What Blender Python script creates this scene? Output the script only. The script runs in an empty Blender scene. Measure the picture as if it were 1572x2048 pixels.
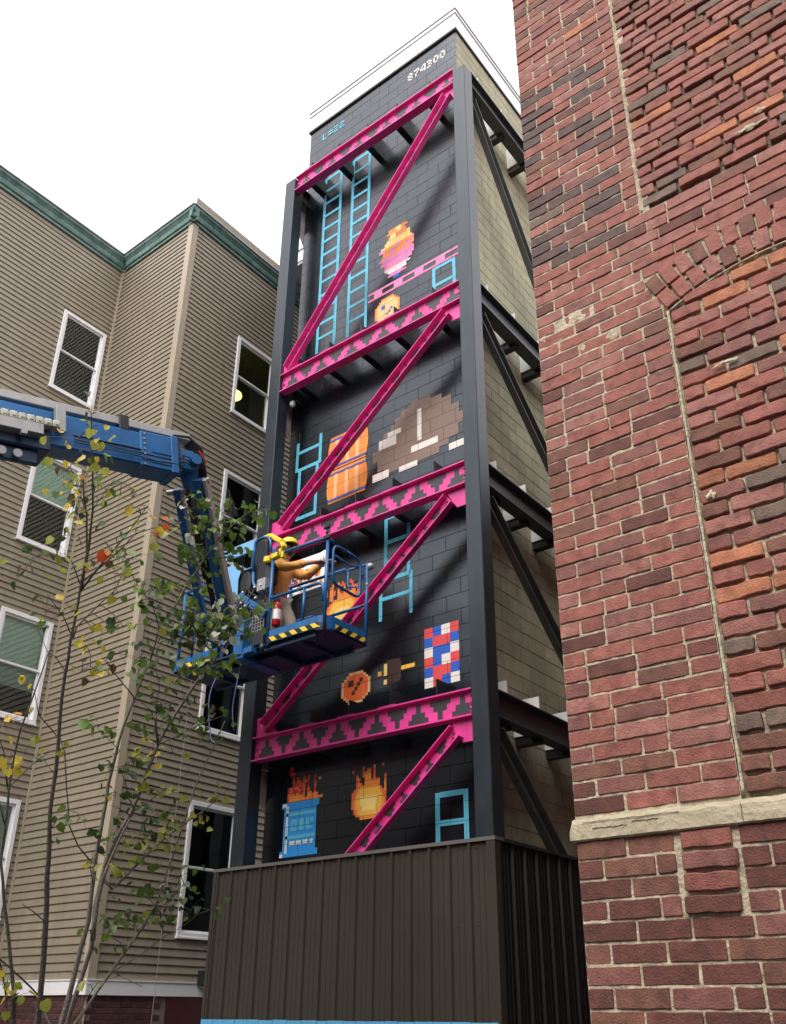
import bpy, math, random
from mathutils import Vector, Matrix, noise
random.seed(7)
scene = bpy.context.scene
V = Vector
# ------------------------------------------------------------------ camera, sky, sun, exposure
cd = bpy.data.cameras.new('camera'); cam = bpy.data.objects.new('camera', cd); scene.collection.objects.link(cam)
cd.sensor_fit = 'HORIZONTAL'; cd.sensor_width = 36.0; cd.lens = 36.0*1816.61/1572
cd.shift_x = -16.42/1572; cd.shift_y = 129.79/1572
cd.clip_start = 0.05; cd.clip_end = 2000
r_ = V((0.79119643, 0.6115462, 0.00440958)); u_ = V((0.26110038, -0.34430488, 0.90182079)); f_ = V((-0.55302332, 0.71236605, 0.43208774))
mw = Matrix((( r_.x, u_.x, -f_.x, 0), (r_.y, u_.y, -f_.y, 0), (r_.z, u_.z, -f_.z, 1.6), (0, 0, 0, 1)))
cam.matrix_world = mw
scene.camera = cam
SUN_EL, SUN_AZ = math.radians(50), math.radians(172)     # azimuth clockwise from +Y
wd = bpy.data.worlds.new('World'); scene.world = wd; wd.use_nodes = True
nt = wd.node_tree; nt.nodes.clear()
out = nt.nodes.new('ShaderNodeOutputWorld'); bg = nt.nodes.new('ShaderNodeBackground')
sky = nt.nodes.new('ShaderNodeTexSky'); sky.sky_type = 'NISHITA'; sky.sun_disc = False
sky.sun_elevation = SUN_EL; sky.sun_rotation = SUN_AZ; sky.dust_density = 6; sky.air_density = 1.0
mx = nt.nodes.new('ShaderNodeMix'); mx.data_type = 'RGBA'; mx.inputs[0].default_value = 0.9
mx.inputs[7].default_value = (7.9, 7.75, 7.95, 1)           # the flat white cloud layer over the clear sky
nt.links.new(sky.outputs[0], mx.inputs[6]); nt.links.new(mx.outputs[2], bg.inputs[0])
bg.inputs[1].default_value = 0.125
nt.links.new(bg.outputs[0], out.inputs[0])
sl = bpy.data.lights.new('sun', 'SUN'); so = bpy.data.objects.new('sun', sl); scene.collection.objects.link(so)
sl.energy = 1.45; sl.angle = math.radians(42); sl.color = (1.0, 0.965, 0.92)
so.rotation_euler = (V((math.sin(SUN_AZ)*math.cos(SUN_EL), math.cos(SUN_AZ)*math.cos(SUN_EL), math.sin(SUN_EL)))).to_track_quat('Z', 'Y').to_euler()
scene.view_settings.view_transform = 'Standard'; scene.view_settings.look = 'None'
scene.view_settings.exposure = 1.1; scene.view_settings.gamma = 1; scene.view_settings.use_curve_mapping = False

# ------------------------------------------------------------------ helpers
class MB:
    def __init__(s): s.v = []; s.f = []; s.m = []
    def face(s, pts, m=0):
        b = len(s.v); s.v += [tuple(p) for p in pts]; s.f.append(tuple(range(b, b+len(pts)))); s.m.append(m)
    def box(s, x0, x1, y0, y1, z0, z1, m=0, bev=0):
        b = len(s.v)
        if bev <= 0:
            s.v += [(x, y, z) for z in (z0, z1) for y in (y0, y1) for x in (x0, x1)]
            for q in ((0,2,3,1),(4,5,7,6),(0,1,5,4),(2,6,7,3),(0,4,6,2),(1,3,7,5)):
                s.f.append(tuple(b+i for i in q)); s.m.append(m)
            return
        c = V(((x0+x1)/2, (y0+y1)/2, (z0+z1)/2)); h = ((x1-x0)/2, (y1-y0)/2, (z1-z0)/2)
        s.obox(c, V((1,0,0)), V((0,1,0)), V((0,0,1)), h, m, bev)
    def obox(s, c, X, Y, Z, h, m=0, bev=0):
        """oriented box of half sizes h; bev chamfers the 12 edges"""
        b = len(s.v); idx = {}
        if bev <= 0:
            for k in (-1,1):
                for j in (-1,1):
                    for i in (-1,1): s.v.append(tuple(c+X*(i*h[0])+Y*(j*h[1])+Z*(k*h[2])))
            for q in ((0,2,3,1),(4,5,7,6),(0,1,5,4),(2,6,7,3),(0,4,6,2),(1,3,7,5)):
                s.f.append(tuple(b+i for i in q)); s.m.append(m)
            return
        A = (X, Y, Z); bev = min(bev, *(q*.45 for q in h))
        for i in (-1,1):
            for j in (-1,1):
                for k in (-1,1):
                    sg = (i,j,k)
                    for a in range(3):
                        p = c.copy()
                        for d in range(3): p += A[d]*(sg[d]*(h[d] if d == a else h[d]-bev))
                        idx[(i,j,k,a)] = len(s.v); s.v.append(tuple(p))
        def add(l):
            n = len(l); P = [V(s.v[q]) for q in l]; nn = (P[1]-P[0]).cross(P[2]-P[0]); cc = sum(P, V((0,0,0)))/n - c
            if nn.dot(cc) < 0: l = l[::-1]
            s.f.append(tuple(l)); s.m.append(m)
        for a in range(3):
            o = [d for d in range(3) if d != a]
            for sg in (-1,1):
                l = []
                for (p, q) in ((-1,-1),(1,-1),(1,1),(-1,1)):
                    t = [0,0,0]; t[a] = sg; t[o[0]] = p; t[o[1]] = q; l.append(idx[(t[0],t[1],t[2],a)])
                add(l)
            for p in (-1,1):
                for q in (-1,1):
                    t1 = [0,0,0]; t1[a] = -1; t1[o[0]] = p; t1[o[1]] = q; t2 = list(t1); t2[a] = 1
                    add([idx[(*t1,o[0])], idx[(*t2,o[0])], idx[(*t2,o[1])], idx[(*t1,o[1])]])
        for i in (-1,1):
            for j in (-1,1):
                for k in (-1,1): add([idx[(i,j,k,0)], idx[(i,j,k,1)], idx[(i,j,k,2)]])
    def beam(s, P, Q, w, h, up=V((0,0,1)), m=0, bev=0):
        P, Q = V(P), V(Q); Y = (Q-P).normalized(); X = Y.cross(V(up))
        X = X.normalized() if X.length > 1e-5 else V((1,0,0)); Z = X.cross(Y)
        s.obox((P+Q)/2, X, Y, Z, (w/2, (Q-P).length/2, h/2), m, bev)
    def prism(s, prof, P, Q, A, B, m=0):
        """profile of (a, b) points in axes A, B swept from P to Q"""
        P, Q, A, B = V(P), V(Q), V(A), V(B); n = len(prof); b = len(s.v)
        for C in (P, Q): s.v += [tuple(C+A*a+B*c) for a, c in prof]
        for i in range(n):
            j = (i+1) % n; s.f.append((b+i, b+j, b+n+j, b+n+i)); s.m.append(m)
        s.f.append(tuple(b+i for i in range(n))[::-1]); s.m.append(m)
        s.f.append(tuple(b+n+i for i in range(n))); s.m.append(m)
    def tube(s, pts, r, n=8, m=0, cap=True):
        pts = [V(p) for p in pts]; N = len(pts); rr = r if isinstance(r, (list, tuple)) else [r]*N
        b = len(s.v); ref = None
        for i, p in enumerate(pts):
            t = (pts[min(i+1, N-1)]-pts[max(i-1, 0)]).normalized()
            if ref is None: ref = t.orthogonal().normalized()
            ref = (ref - t*ref.dot(t)); ref = ref.normalized() if ref.length > 1e-5 else t.orthogonal().normalized()
            o = t.cross(ref)
            for k in range(n):
                a = 2*math.pi*k/n; s.v.append(tuple(p+(ref*math.cos(a)+o*math.sin(a))*rr[i]))
        for i in range(N-1):
            for k in range(n):
                k2 = (k+1) % n; s.f.append((b+i*n+k, b+i*n+k2, b+(i+1)*n+k2, b+(i+1)*n+k)); s.m.append(m)
        if cap:
            s.f.append(tuple(b+k for k in range(n))[::-1]); s.m.append(m)
            s.f.append(tuple(b+(N-1)*n+k for k in range(n))); s.m.append(m)
    def ball(s, c, r, m=0, nu=10, nv=7, sq=(1,1,1)):
        b = len(s.v); c = V(c)
        for j in range(nv+1):
            th = math.pi*j/nv
            for i in range(nu):
                ph = 2*math.pi*i/nu
                s.v.append((c.x+r*sq[0]*math.sin(th)*math.cos(ph), c.y+r*sq[1]*math.sin(th)*math.sin(ph), c.z+r*sq[2]*math.cos(th)))
        for j in range(nv):
            for i in range(nu):
                i2 = (i+1) % nu; s.f.append((b+j*nu+i, b+(j+1)*nu+i, b+(j+1)*nu+i2, b+j*nu+i2)); s.m.append(m)
    def mesh(s, name, mats, smooth=False):
        me = bpy.data.meshes.new(name); me.from_pydata(s.v, [], s.f)
        for q in (mats if isinstance(mats, (list, tuple)) else [mats]): me.materials.append(q)
        if any(s.m): me.polygons.foreach_set('material_index', s.m)
        if smooth: me.polygons.foreach_set('use_smooth', [True]*len(s.f))
        me.update(); return me
    def obj(s, name, mats, parent=None, smooth=False, kind=None, label=None):
        return link(name, s.mesh(name, mats, smooth), parent, kind=kind, label=label)
def link(name, me, parent=None, loc=None, kind=None, label=None):
    o = bpy.data.objects.new(name, me); scene.collection.objects.link(o)
    if loc is not None: o.location = loc
    if parent is not None: adopt(o, parent)
    if kind: o['kind'] = kind
    if label: o['label'] = label
    return o
WORLD = {}
def wloc(o): return WORLD.get(o.name, V((0,0,0)))
def adopt(o, parent):
    o.parent = parent; o.matrix_parent_inverse = Matrix.Translation(-wloc(parent))
def thing(name, label, cat, loc=(0,0,0), group=None):
    o = bpy.data.objects.new(name, None); scene.collection.objects.link(o); o.location = loc
    o.empty_display_size = .2; WORLD[o.name] = V(loc); tag(o, label, cat, group); return o
def tag(o, label, cat, group=None):
    o['label'] = label; o['category'] = cat
    if group: o['group'] = group
def arc(c, r, a0, a1, n, A, B):
    return [V(c)+V(A)*(r*math.cos(a0+(a1-a0)*i/n))+V(B)*(r*math.sin(a0+(a1-a0)*i/n)) for i in range(n+1)]

# ------------------------------------------------------------------ materials
def mat(name, col, rough=.6, var=.12, scale=6, bump=.0, bscale=60, metal=0, spec=.5, col2=None, streak=0, island=0, objvar=0, dirt=0, dirtcol=(.05,.045,.035), dscale=2.5, emit=None, tint=None):
    m = bpy.data.materials.new(name); m.use_nodes = True; n = m.node_tree.nodes; l = m.node_tree.links
    b = n['Principled BSDF']; b.inputs['Roughness'].default_value = rough; b.inputs['Metallic'].default_value = metal
    b.inputs['Specular IOR Level'].default_value = spec
    if tint: b.inputs['Specular Tint'].default_value = tint
    g = n.new('ShaderNodeNewGeometry')
    tx = n.new('ShaderNodeTexNoise'); tx.inputs['Scale'].default_value = scale; tx.inputs['Detail'].default_value = 6; tx.inputs['Roughness'].default_value = .62
    l.new(g.outputs['Position'], tx.inputs['Vector'])
    rp = n.new('ShaderNodeValToRGB'); e = rp.color_ramp.elements
    c2 = col2 or tuple(c*(1+var) for c in col)
    e[0].position = .32; e[0].color = (*[c*(1-var) for c in col], 1); e[1].position = .68; e[1].color = (*c2, 1)
    l.new(tx.outputs[0], rp.inputs[0]); cur = rp.outputs[0]
    if objvar:
        oi = n.new('ShaderNodeObjectInfo'); hs = n.new('ShaderNodeHueSaturation'); mr = n.new('ShaderNodeMapRange')
        mr.inputs[3].default_value = 1-objvar; mr.inputs[4].default_value = 1+objvar
        l.new(oi.outputs['Random'], mr.inputs[0]); l.new(mr.outputs[0], hs.inputs['Value']); l.new(cur, hs.inputs['Color']); cur = hs.outputs[0]
    if dirt:
        t2 = n.new('ShaderNodeTexNoise'); t2.inputs['Scale'].default_value = dscale; t2.inputs['Detail'].default_value = 8; t2.inputs['Roughness'].default_value = .7
        l.new(g.outputs['Position'], t2.inputs['Vector'])
        r2 = n.new('ShaderNodeValToRGB'); r2.color_ramp.elements[0].position = .52; r2.color_ramp.elements[1].position = .72
        r2.color_ramp.elements[1].color = (dirt, dirt, dirt, 1)
        l.new(t2.outputs[0], r2.inputs[0])
        mm = n.new('ShaderNodeMix'); mm.data_type = 'RGBA'; mm.inputs[7].default_value = (*dirtcol, 1)
        l.new(r2.outputs[0], mm.inputs[0]); l.new(cur, mm.inputs[6]); cur = mm.outputs[2]
    if streak:
        mp = n.new('ShaderNodeMapping'); mp.inputs['Scale'].default_value = (9, 9, .5); l.new(g.outputs['Position'], mp.inputs[0])
        t3 = n.new('ShaderNodeTexNoise'); t3.inputs['Scale'].default_value = 1.3; t3.inputs['Detail'].default_value = 5; l.new(mp.outputs[0], t3.inputs['Vector'])
        r3 = n.new('ShaderNodeMapRange'); r3.inputs[1].default_value = .35; r3.inputs[2].default_value = .7; r3.inputs[3].default_value = 1-streak; r3.inputs[4].default_value = 1+streak*.4
        l.new(t3.outputs[0], r3.inputs[0])
        h3 = n.new('ShaderNodeHueSaturation'); l.new(r3.outputs[0], h3.inputs['Value']); l.new(cur, h3.inputs['Color']); cur = h3.outputs[0]
    l.new(cur, b.inputs['Base Color'])
    rr = n.new('ShaderNodeMapRange'); rr.inputs[3].default_value = max(.02, rough-.08); rr.inputs[4].default_value = min(1, rough+.08)
    l.new(tx.outputs[0], rr.inputs[0]); l.new(rr.outputs[0], b.inputs['Roughness'])
    if bump:
        t4 = n.new('ShaderNodeTexNoise'); t4.inputs['Scale'].default_value = bscale; t4.inputs['Detail'].default_value = 5; l.new(g.outputs['Position'], t4.inputs['Vector'])
        bp = n.new('ShaderNodeBump'); bp.inputs['Strength'].default_value = bump; bp.inputs['Distance'].default_value = .01
        l.new(t4.outputs[0], bp.inputs['Height']); l.new(bp.outputs[0], b.inputs['Normal'])
    if emit:
        b.inputs['Emission Color'].default_value = (*emit[:3], 1); b.inputs['Emission Strength'].default_value = emit[3]
    return m
def glass(name, tint, refl=1.0):
    m = bpy.data.materials.new(name); m.use_nodes = True; n = m.node_tree.nodes; l = m.node_tree.links; n.clear()
    o = n.new('ShaderNodeOutputMaterial'); t = n.new('ShaderNodeBsdfTransparent'); t.inputs[0].default_value = (*tint, 1)
    g = n.new('ShaderNodeBsdfGlossy'); g.inputs['Roughness'].default_value = .02; g.inputs[0].default_value = (.9,.97,.95,1)
    fr = n.new('ShaderNodeFresnel'); fr.inputs[0].default_value = 1.52; ma = n.new('ShaderNodeMath'); ma.operation = 'MULTIPLY_ADD'
    ma.inputs[1].default_value = 1.6*refl; ma.inputs[2].default_value = .03; ma.use_clamp = True
    l.new(fr.outputs[0], ma.inputs[0]); mx = n.new('ShaderNodeMixShader'); l.new(ma.outputs[0], mx.inputs[0]); l.new(t.outputs[0], mx.inputs[1]); l.new(g.outputs[0], mx.inputs[2])
    tx = n.new('ShaderNodeTexNoise'); tx.inputs['Scale'].default_value = 2.2; gm = n.new('ShaderNodeNewGeometry'); l.new(gm.outputs['Position'], tx.inputs['Vector'])
    bp = n.new('ShaderNodeBump'); bp.inputs['Strength'].default_value = .05; bp.inputs['Distance'].default_value = .05; l.new(tx.outputs[0], bp.inputs['Height']); l.new(bp.outputs[0], g.inputs['Normal'])
    l.new(mx.outputs[0], o.inputs[0]); return m
M_ = dict(
  charcoal = mat('charcoal_block_paint', (.0045,.0065,.0085), .21, .25, 1.2, .12, 70, objvar=.05, streak=.1, col2=(.007,.0095,.0125), spec=.8, tint=(.80,.90,1,1)),
  cjoint   = mat('charcoal_joint', (.008,.010,.012), .8),
  block    = mat('bare_concrete_block', (.38,.36,.245), .92, .12, 5, .5, 120, objvar=.11, streak=.12, dirt=.4, dirtcol=(.18,.17,.115), dscale=.9),
  bmortar  = mat('grey_block_mortar', (.42,.41,.34), .95, .12, 8, .4, 90),
  steel    = mat('dark_grey_steel_paint', (.019,.025,.032), .34, .15, 3, .1, 40, streak=.12, dirt=.25, dirtcol=(.035,.034,.030), dscale=3, spec=.5, tint=(.8,.92,1,1)),
  steel2   = mat('black_steel_paint', (.010,.012,.014), .45, .15, 3, .1, 40),
  primer   = mat('pale_primer', (.62,.62,.60), .5, .08),
  pink     = mat('hot_pink_paint', (.72,.045,.28), .42, .06, 3, .08, 50, streak=.05, col2=(.80,.065,.34)),
  pinkpal  = mat('pale_pink_mural_paint', (.72,.20,.42), .6),
  dgrey    = mat('dark_grey_stencil_paint', (.036,.042,.046), .5, .08),
  blueL    = mat('sky_blue_mural_paint', (.09,.43,.60), .55, .06, 4),
  blueD    = mat('royal_blue_mural_paint', (.012,.09,.46), .55, .06, 4),
  blueO    = mat('drum_blue_mural_paint', (.02,.27,.68), .55, .06, 4),
  white    = mat('white_mural_paint', (.72,.68,.63), .6, .05, 4),
  red      = mat('red_mural_paint', (.66,.055,.055), .55, .07, 4),
  redD     = mat('deep_red_mural_paint', (.45,.03,.02), .55, .07, 4),
  orange   = mat('orange_mural_paint', (.80,.25,.035), .55, .07, 4),
  orangeR  = mat('burnt_orange_mural_paint', (.75,.13,.03), .55, .07, 4),
  tanO     = mat('light_orange_mural_paint', (.80,.46,.19), .55, .07, 4),
  yellow   = mat('yellow_mural_paint', (.86,.46,.06), .55, .07, 4),
  yellowP  = mat('pale_yellow_mural_paint', (.88,.66,.20), .55, .07, 4),
  brown    = mat('taupe_mural_paint', (.205,.135,.105), .6, .1, 4),
  brownD   = mat('dark_brown_mural_paint', (.040,.018,.013), .6, .1, 4),
  siding   = mat('tan_vinyl_siding', (.262,.224,.162), .5, .07, 1.2, .12, 160, objvar=.05, streak=.09, dirt=.16, dirtcol=(.13,.11,.08), dscale=1.6),
  trim     = mat('tan_corner_trim', (.39,.335,.245), .5, .05),
  wtrim    = mat('white_vinyl_trim', (.80,.80,.80), .4, .03),
  gutter   = mat('sea_green_copper_gutter', (.075,.17,.145), .45, .3, 7, .1, 30, col2=(.15,.26,.22)),
  dark     = mat('dark_interior', (.008,.010,.010), .8),
  blind    = mat('pale_green_blind', (.74,.83,.76), .7, .05),
  reddoor  = mat('dark_red_door_paint', (.06,.008,.010), .5),
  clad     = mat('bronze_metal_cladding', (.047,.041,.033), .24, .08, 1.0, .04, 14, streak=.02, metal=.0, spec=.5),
  cladB    = mat('shaded_metal_cladding', (.009,.010,.011), .42, .1, 2, .05, 30),  # shade on the side cladding put into a near-black colour
  capm     = mat('cap_flashing', (.12,.115,.105), .35, .08),
  tape     = mat('light_blue_tape', (.10,.36,.60), .6, .08, 9),
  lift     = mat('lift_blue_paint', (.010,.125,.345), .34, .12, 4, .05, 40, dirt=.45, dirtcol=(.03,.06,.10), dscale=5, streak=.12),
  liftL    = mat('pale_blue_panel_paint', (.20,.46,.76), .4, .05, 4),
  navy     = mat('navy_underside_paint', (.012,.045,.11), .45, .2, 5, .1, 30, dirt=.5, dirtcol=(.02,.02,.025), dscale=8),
  alu      = mat('dull_aluminium', (.38,.375,.37), .4, .1, 8, .05, 40, metal=.3, dirt=.3, dirtcol=(.15,.14,.13), dscale=10),
  black    = mat('black_rubber', (.012,.012,.013), .5),
  safety   = mat('safety_yellow', (.88,.63,.03), .4, .05),
  hood     = mat('mustard_hoodie_cloth', (.78,.39,.10), .9, .12, 12, .35, 220, dirt=.2, dirtcol=(.3,.12,.02), dscale=12),
  pants    = mat('beige_trousers', (.42,.36,.28), .9, .1, 12, .3, 200),
  skin     = mat('skin', (.48,.26,.18), .55, .05, 20),
  hair     = mat('dark_brown_hair', (.035,.018,.012), .6, .3, 60, .3, 200),
  fred     = mat('extinguisher_red', (.55,.015,.015), .3),
  cream    = mat('cream_sandstone', (.43,.37,.245), .9, .12, 9, .7, 45, col2=(.52,.455,.32), dirt=.45, dirtcol=(.36,.31,.22), dscale=7),
  mortar   = mat('lime_mortar', (.50,.43,.30), .95, .18, 25, .9, 60, col2=(.62,.54,.39), dirt=.7, dirtcol=(.10,.07,.05), dscale=14),
  mortarD  = mat('shadowed_mortar', (.15,.11,.08), .95, .25, 25, .9, 60, col2=(.36,.29,.21), dirt=.5, dirtcol=(.06,.045,.035), dscale=12),  # shadow in the deep joints put into a darker mortar colour
  bark     = mat('grey_brown_bark', (.085,.072,.058), .9, .35, 40, .7, 90, col2=(.17,.15,.125)),
  barkL    = mat('pale_grey_bark', (.20,.18,.155), .9, .3, 40, .7, 90, col2=(.30,.27,.23)),
  brace    = mat('olive_grey_steel_primer', (.085,.092,.084), .5, .2, 4, .1, 40, streak=.15),
  street   = mat('unseen_wall_brick', (.11,.055,.045), .85, .2, 3, .3, 30),
  steelS   = mat('lit_steel_paint', (.052,.062,.068), .42, .15, 3, .1, 40, streak=.12, dirt=.3, dirtcol=(.03,.03,.028), dscale=4),  # side beams: light on the steel put in as a paler grey
  bolt     = mat('dark_pink_bolt', (.35,.015,.12), .4),
  ground   = mat('asphalt', (.05,.05,.05), .9, .2, 8, .5, 60),
  fascia   = mat('white_metal_fascia', (.86,.86,.86), .4, .02),
  thin     = mat('grey_fascia_trim', (.34,.34,.34), .5, .05),
  soffit   = mat('pale_grey_soffit', (.45,.46,.45), .6, .05),
  roofb    = mat('dark_grey_membrane', (.06,.06,.06), .8),
  lampg    = mat('lit_lamp_shade', (.9,.6,.2), .6, emit=(1.0,.62,.16,3.0)),
  stone    = mat('grey_concrete', (.25,.25,.24), .9, .1, 3, .3, 40),
  cable    = mat('violet_cable', (.09,.08,.28), .5),
)
def brickmat(i, col, col2, dirt=.55):
    return mat('old_brick_%s' % i, col, .80, .25, 16, .42, 130, col2=col2, dirt=dirt, dirtcol=(.030,.015,.013), dscale=19, objvar=.17)
BR = [brickmat('red', (.275,.085,.062), (.345,.125,.094)), brickmat('plum', (.210,.076,.060), (.270,.112,.090)),
      brickmat('rose', (.310,.115,.088), (.375,.160,.128)), brickmat('brown', (.165,.066,.043), (.22,.094,.062)),
      brickmat('orange', (.40,.135,.065), (.50,.20,.10), .5), brickmat('grey', (.150,.098,.072), (.20,.135,.10)),
      brickmat('wine', (.120,.040,.029), (.165,.058,.042)), brickmat('soot', (.085,.052,.048), (.135,.080,.070), .8)]
NB = mat('building_base_brick', (.060,.022,.020), .85, .25, 14, .4, 80, col2=(.095,.036,.030), objvar=.3)
NM = mat('building_base_mortar', (.22,.18,.15), .95, .1)
LEAF = {}
for k, c, c2 in (('g', (.060,.115,.020), (.11,.19,.035)), ('d', (.024,.052,.015), (.05,.095,.025)), ('G', (.11,.21,.03), (.17,.29,.05)), ('y', (.24,.27,.03), (.36,.38,.06)),
              ('Y', (.50,.36,.03), (.68,.52,.06)), ('o', (.62,.20,.03), (.78,.34,.06)), ('r', (.60,.08,.03), (.7,.14,.05)), ('R', (.62,.06,.02), (.74,.10,.03)), ('b', (.07,.045,.02), (.13,.085,.04)), ('w', (.40,.46,.36), (.52,.58,.47))):
    m = mat({'g':'green','d':'dark_green','G':'bright_green','y':'yellow_green','Y':'yellow','o':'orange','r':'orange_red','R':'red','b':'brown','w':'pale_underside'}[k]+'_leaf', c, .42, .2, 30, .15, 120, col2=c2, objvar=.15)
    n = m.node_tree.nodes; l = m.node_tree.links; b = n['Principled BSDF']
    tr = n.new('ShaderNodeBsdfTranslucent'); tr.inputs[0].default_value = (*[min(1, q*1.6) for q in c2], 1); ms = n.new('ShaderNodeMixShader'); ms.inputs[0].default_value = .3
    l.new(b.outputs[0], ms.inputs[1]); l.new(tr.outputs[0], ms.inputs[2]); l.new(ms.outputs[0], n['Material Output'].inputs[0]); LEAF[k] = m
GL = glass('window_glass', (.60,.72,.68), 1.3); GLG = glass('green_window_glass', (.80,.95,.88), 1.6)
# hazard stripe: diagonal yellow and black bands, printed tape
def hazard():
    m = bpy.data.materials.new('hazard_tape'); m.use_nodes = True; n = m.node_tree.nodes; l = m.node_tree.links; b = n['Principled BSDF']; b.inputs['Roughness'].default_value = .45
    g = n.new('ShaderNodeNewGeometry'); sx = n.new('ShaderNodeSeparateXYZ'); l.new(g.outputs['Position'], sx.inputs[0])
    a = n.new('ShaderNodeMath'); a.operation = 'ADD'; l.new(sx.outputs[0], a.inputs[0]); l.new(sx.outputs[2], a.inputs[1])
    a2 = n.new('ShaderNodeMath'); a2.operation = 'SUBTRACT'; l.new(a.outputs[0], a2.inputs[0]); l.new(sx.outputs[1], a2.inputs[1])
    d = n.new('ShaderNodeMath'); d.operation = 'DIVIDE'; d.inputs[1].default_value = .155; l.new(a2.outputs[0], d.inputs[0])
    fr = n.new('ShaderNodeMath'); fr.operation = 'FRACT'; l.new(d.outputs[0], fr.inputs[0])
    gt = n.new('ShaderNodeMath'); gt.operation = 'GREATER_THAN'; gt.inputs[1].default_value = .5; l.new(fr.outputs[0], gt.inputs[0])
    mx = n.new('ShaderNodeMix'); mx.data_type = 'RGBA'; mx.inputs[6].default_value = (.85,.62,.03,1); mx.inputs[7].default_value = (.012,.012,.012,1)
    l.new(gt.outputs[0], mx.inputs[0]); l.new(mx.outputs[2], b.inputs['Base Color']); return m
HAZ = hazard()
# ------------------------------------------------------------------ setting
g = MB(); g.face([(-400,-400,0),(400,-400,0),(400,400,0),(-400,400,0)]); g.obj('ground', M_['ground'], kind='structure')

# ------------------------------------------------------------------ elevator tower of concrete block
WX0, WX1, WY, WZ1 = -8.335, -5.157, 8.0, 16.0
tower = thing('elevator_tower', 'tall concrete block elevator tower with a charcoal painted pixel mural front', 'tower', (-6.75, 10, 0))
c = MB(); c.box(WX0+.01, WX1-.014, WY+.008, 13.0, 0, WZ1-.02); c.obj('core', M_['cjoint'], tower)
c = MB(); c.box(WX1-.013, WX1-.006, WY+.03, 12.98, 0, WZ1-.03); c.obj('mortar', M_['bmortar'], tower)
def blockmesh(w, h, d, bev, m, name, axis):
    b = MB()
    if axis == 'y': b.box(-w/2, w/2, 0, d, 0, h, bev=bev)
    else: b.box(-d, 0, -w/2, w/2, 0, h, bev=bev)
    return b.mesh(name, m)
CH, G = .2, .0035
fb = []   # facade block rects (x0,x1,z0,z1)
z = 2.8; row = 0
while z < WZ1-.05:
    xs = [WX0]
    x = WX0 + (.4 if row % 2 else .2)
    while x < WX1-.08: xs.append(x); x += .4
    xs.append(WX1)
    for a, b in zip(xs[:-1], xs[1:]): fb.append((a+G/2, b-G/2, z+G/2, z+CH-G/2))
    z += CH; row += 1
cache = {}
def place_blocks(rects, axis, fixed, name, material, parent, bev=.004, d=.03, limit=300):
    far = []
    key = lambda r: (((r[0]+r[1])/2 if axis == 'y' else fixed)**2 + (fixed if axis == 'y' else (r[0]+r[1])/2)**2 + ((r[2]+r[3])/2-1.6)**2)
    for i, r in enumerate(sorted(rects, key=key)):
        w, h = r[1]-r[0], r[3]-r[2]
        if i < limit:
            k = (axis, round(w, 3), round(h, 3), name)
            if k not in cache: cache[k] = blockmesh(w, h, d, bev, material, name, axis)
            c_ = (r[0]+r[1])/2
            j = random.uniform(-.0012, .0012)
            link(name, cache[k], parent, (c_, fixed+j, r[2]) if axis == 'y' else (fixed+j, c_, r[2]))
        else: far.append(r)
    if far:
        b = MB()
        for r in far:
            j = random.uniform(-.0012, .0012)
            if axis == 'y': b.box(r[0], r[1], fixed+j, fixed+d, r[2], r[3], bev=bev)
            else: b.box(fixed-d, fixed+j, r[0], r[1], r[2], r[3], bev=bev)
        b.obj(name, material, parent, kind='stuff')
place_blocks(fb, 'y', WY, 'painted_block', M_['charcoal'], tower, bev=.002)
sb = []; z = 2.8; row = 0
while z < WZ1-.05:
    ys = [WY+.012]; y = WY + (.2 if row % 2 else .4)
    while y < 12.95: ys.append(y); y += .4
    ys.append(12.98)
    for a, b in zip(ys[:-1], ys[1:]): sb.append((a+.005, b-.005, z+.005, z+CH-.005))
    z += CH; row += 1
place_blocks(sb, 'x', WX1, 'concrete_block', M_['block'], tower, bev=.003)
# parapet: dark flashing line, tall white metal fascia, two thin trims
for (nm, z0, z1, o, m) in (('flashing', 16.0, 16.045, .03, 'roofb'), ('fascia', 16.045, 16.40, .022, 'fascia'), ('upper_trim', 16.40, 16.425, .035, 'thin'), ('coping', 16.425, 16.50, .03, 'fascia'), ('edge_trim', 16.50, 16.525, .045, 'thin')):
    b = MB(); b.box(WX0-o, WX1+o, WY-o, 13+o, z0, z1); b.obj(nm, M_[m], tower)

# --- painted mural: sheets of paint on the block faces, broken at the joints
PY = WY-.0045
def paint(mb, x0, x1, z0, z1, m=0, lift=0):
    if x0 > x1: x0, x1 = x1, x0
    if z0 > z1: z0, z1 = z1, z0
    for r in fb:
        if r[3] <= z0 or r[2] >= z1 or r[1] <= x0 or r[0] >= x1: continue
        a, b, c, d = max(x0, r[0]+.0005), min(x1, r[1]-.0005), max(z0, r[2]+.0005), min(z1, r[3]-.0005)
        if b-a < .002 or d-c < .002: continue
        y = PY-lift*.003
        mb.face([(a, y, c), (b, y, c), (b, y, d), (a, y, d)], m)
def ladder(x0, x1, z0, z1, rungs, w=.055, left=None):
    b = MB()
    paint(b, x0, x0+w, z0, z1); paint(b, x1-w, x1, z0, z1)
    for r in rungs: paint(b, x0+w, x1-w, r-w/2, r+w/2)
    b.obj('painted_ladder', M_['blueL'], tower)
ladder(-7.91, -7.50, 10.75, 14.53, [14.505]+[14.215-.29*i for i in range(12)])
ladder(-7.285, -6.88, 10.75, 14.53, [14.505]+[14.215-.29*i for i in range(12)])
ladder(-5.675, -5.275, 10.6, 11.17, [11.145, 10.83, 10.62])
ladder(-8.18, -7.67, 8.70, 9.21, [9.02, 8.72]); ladder(-8.115, -7.715, 7.87, 8.69, [8.27, 7.90])
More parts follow.
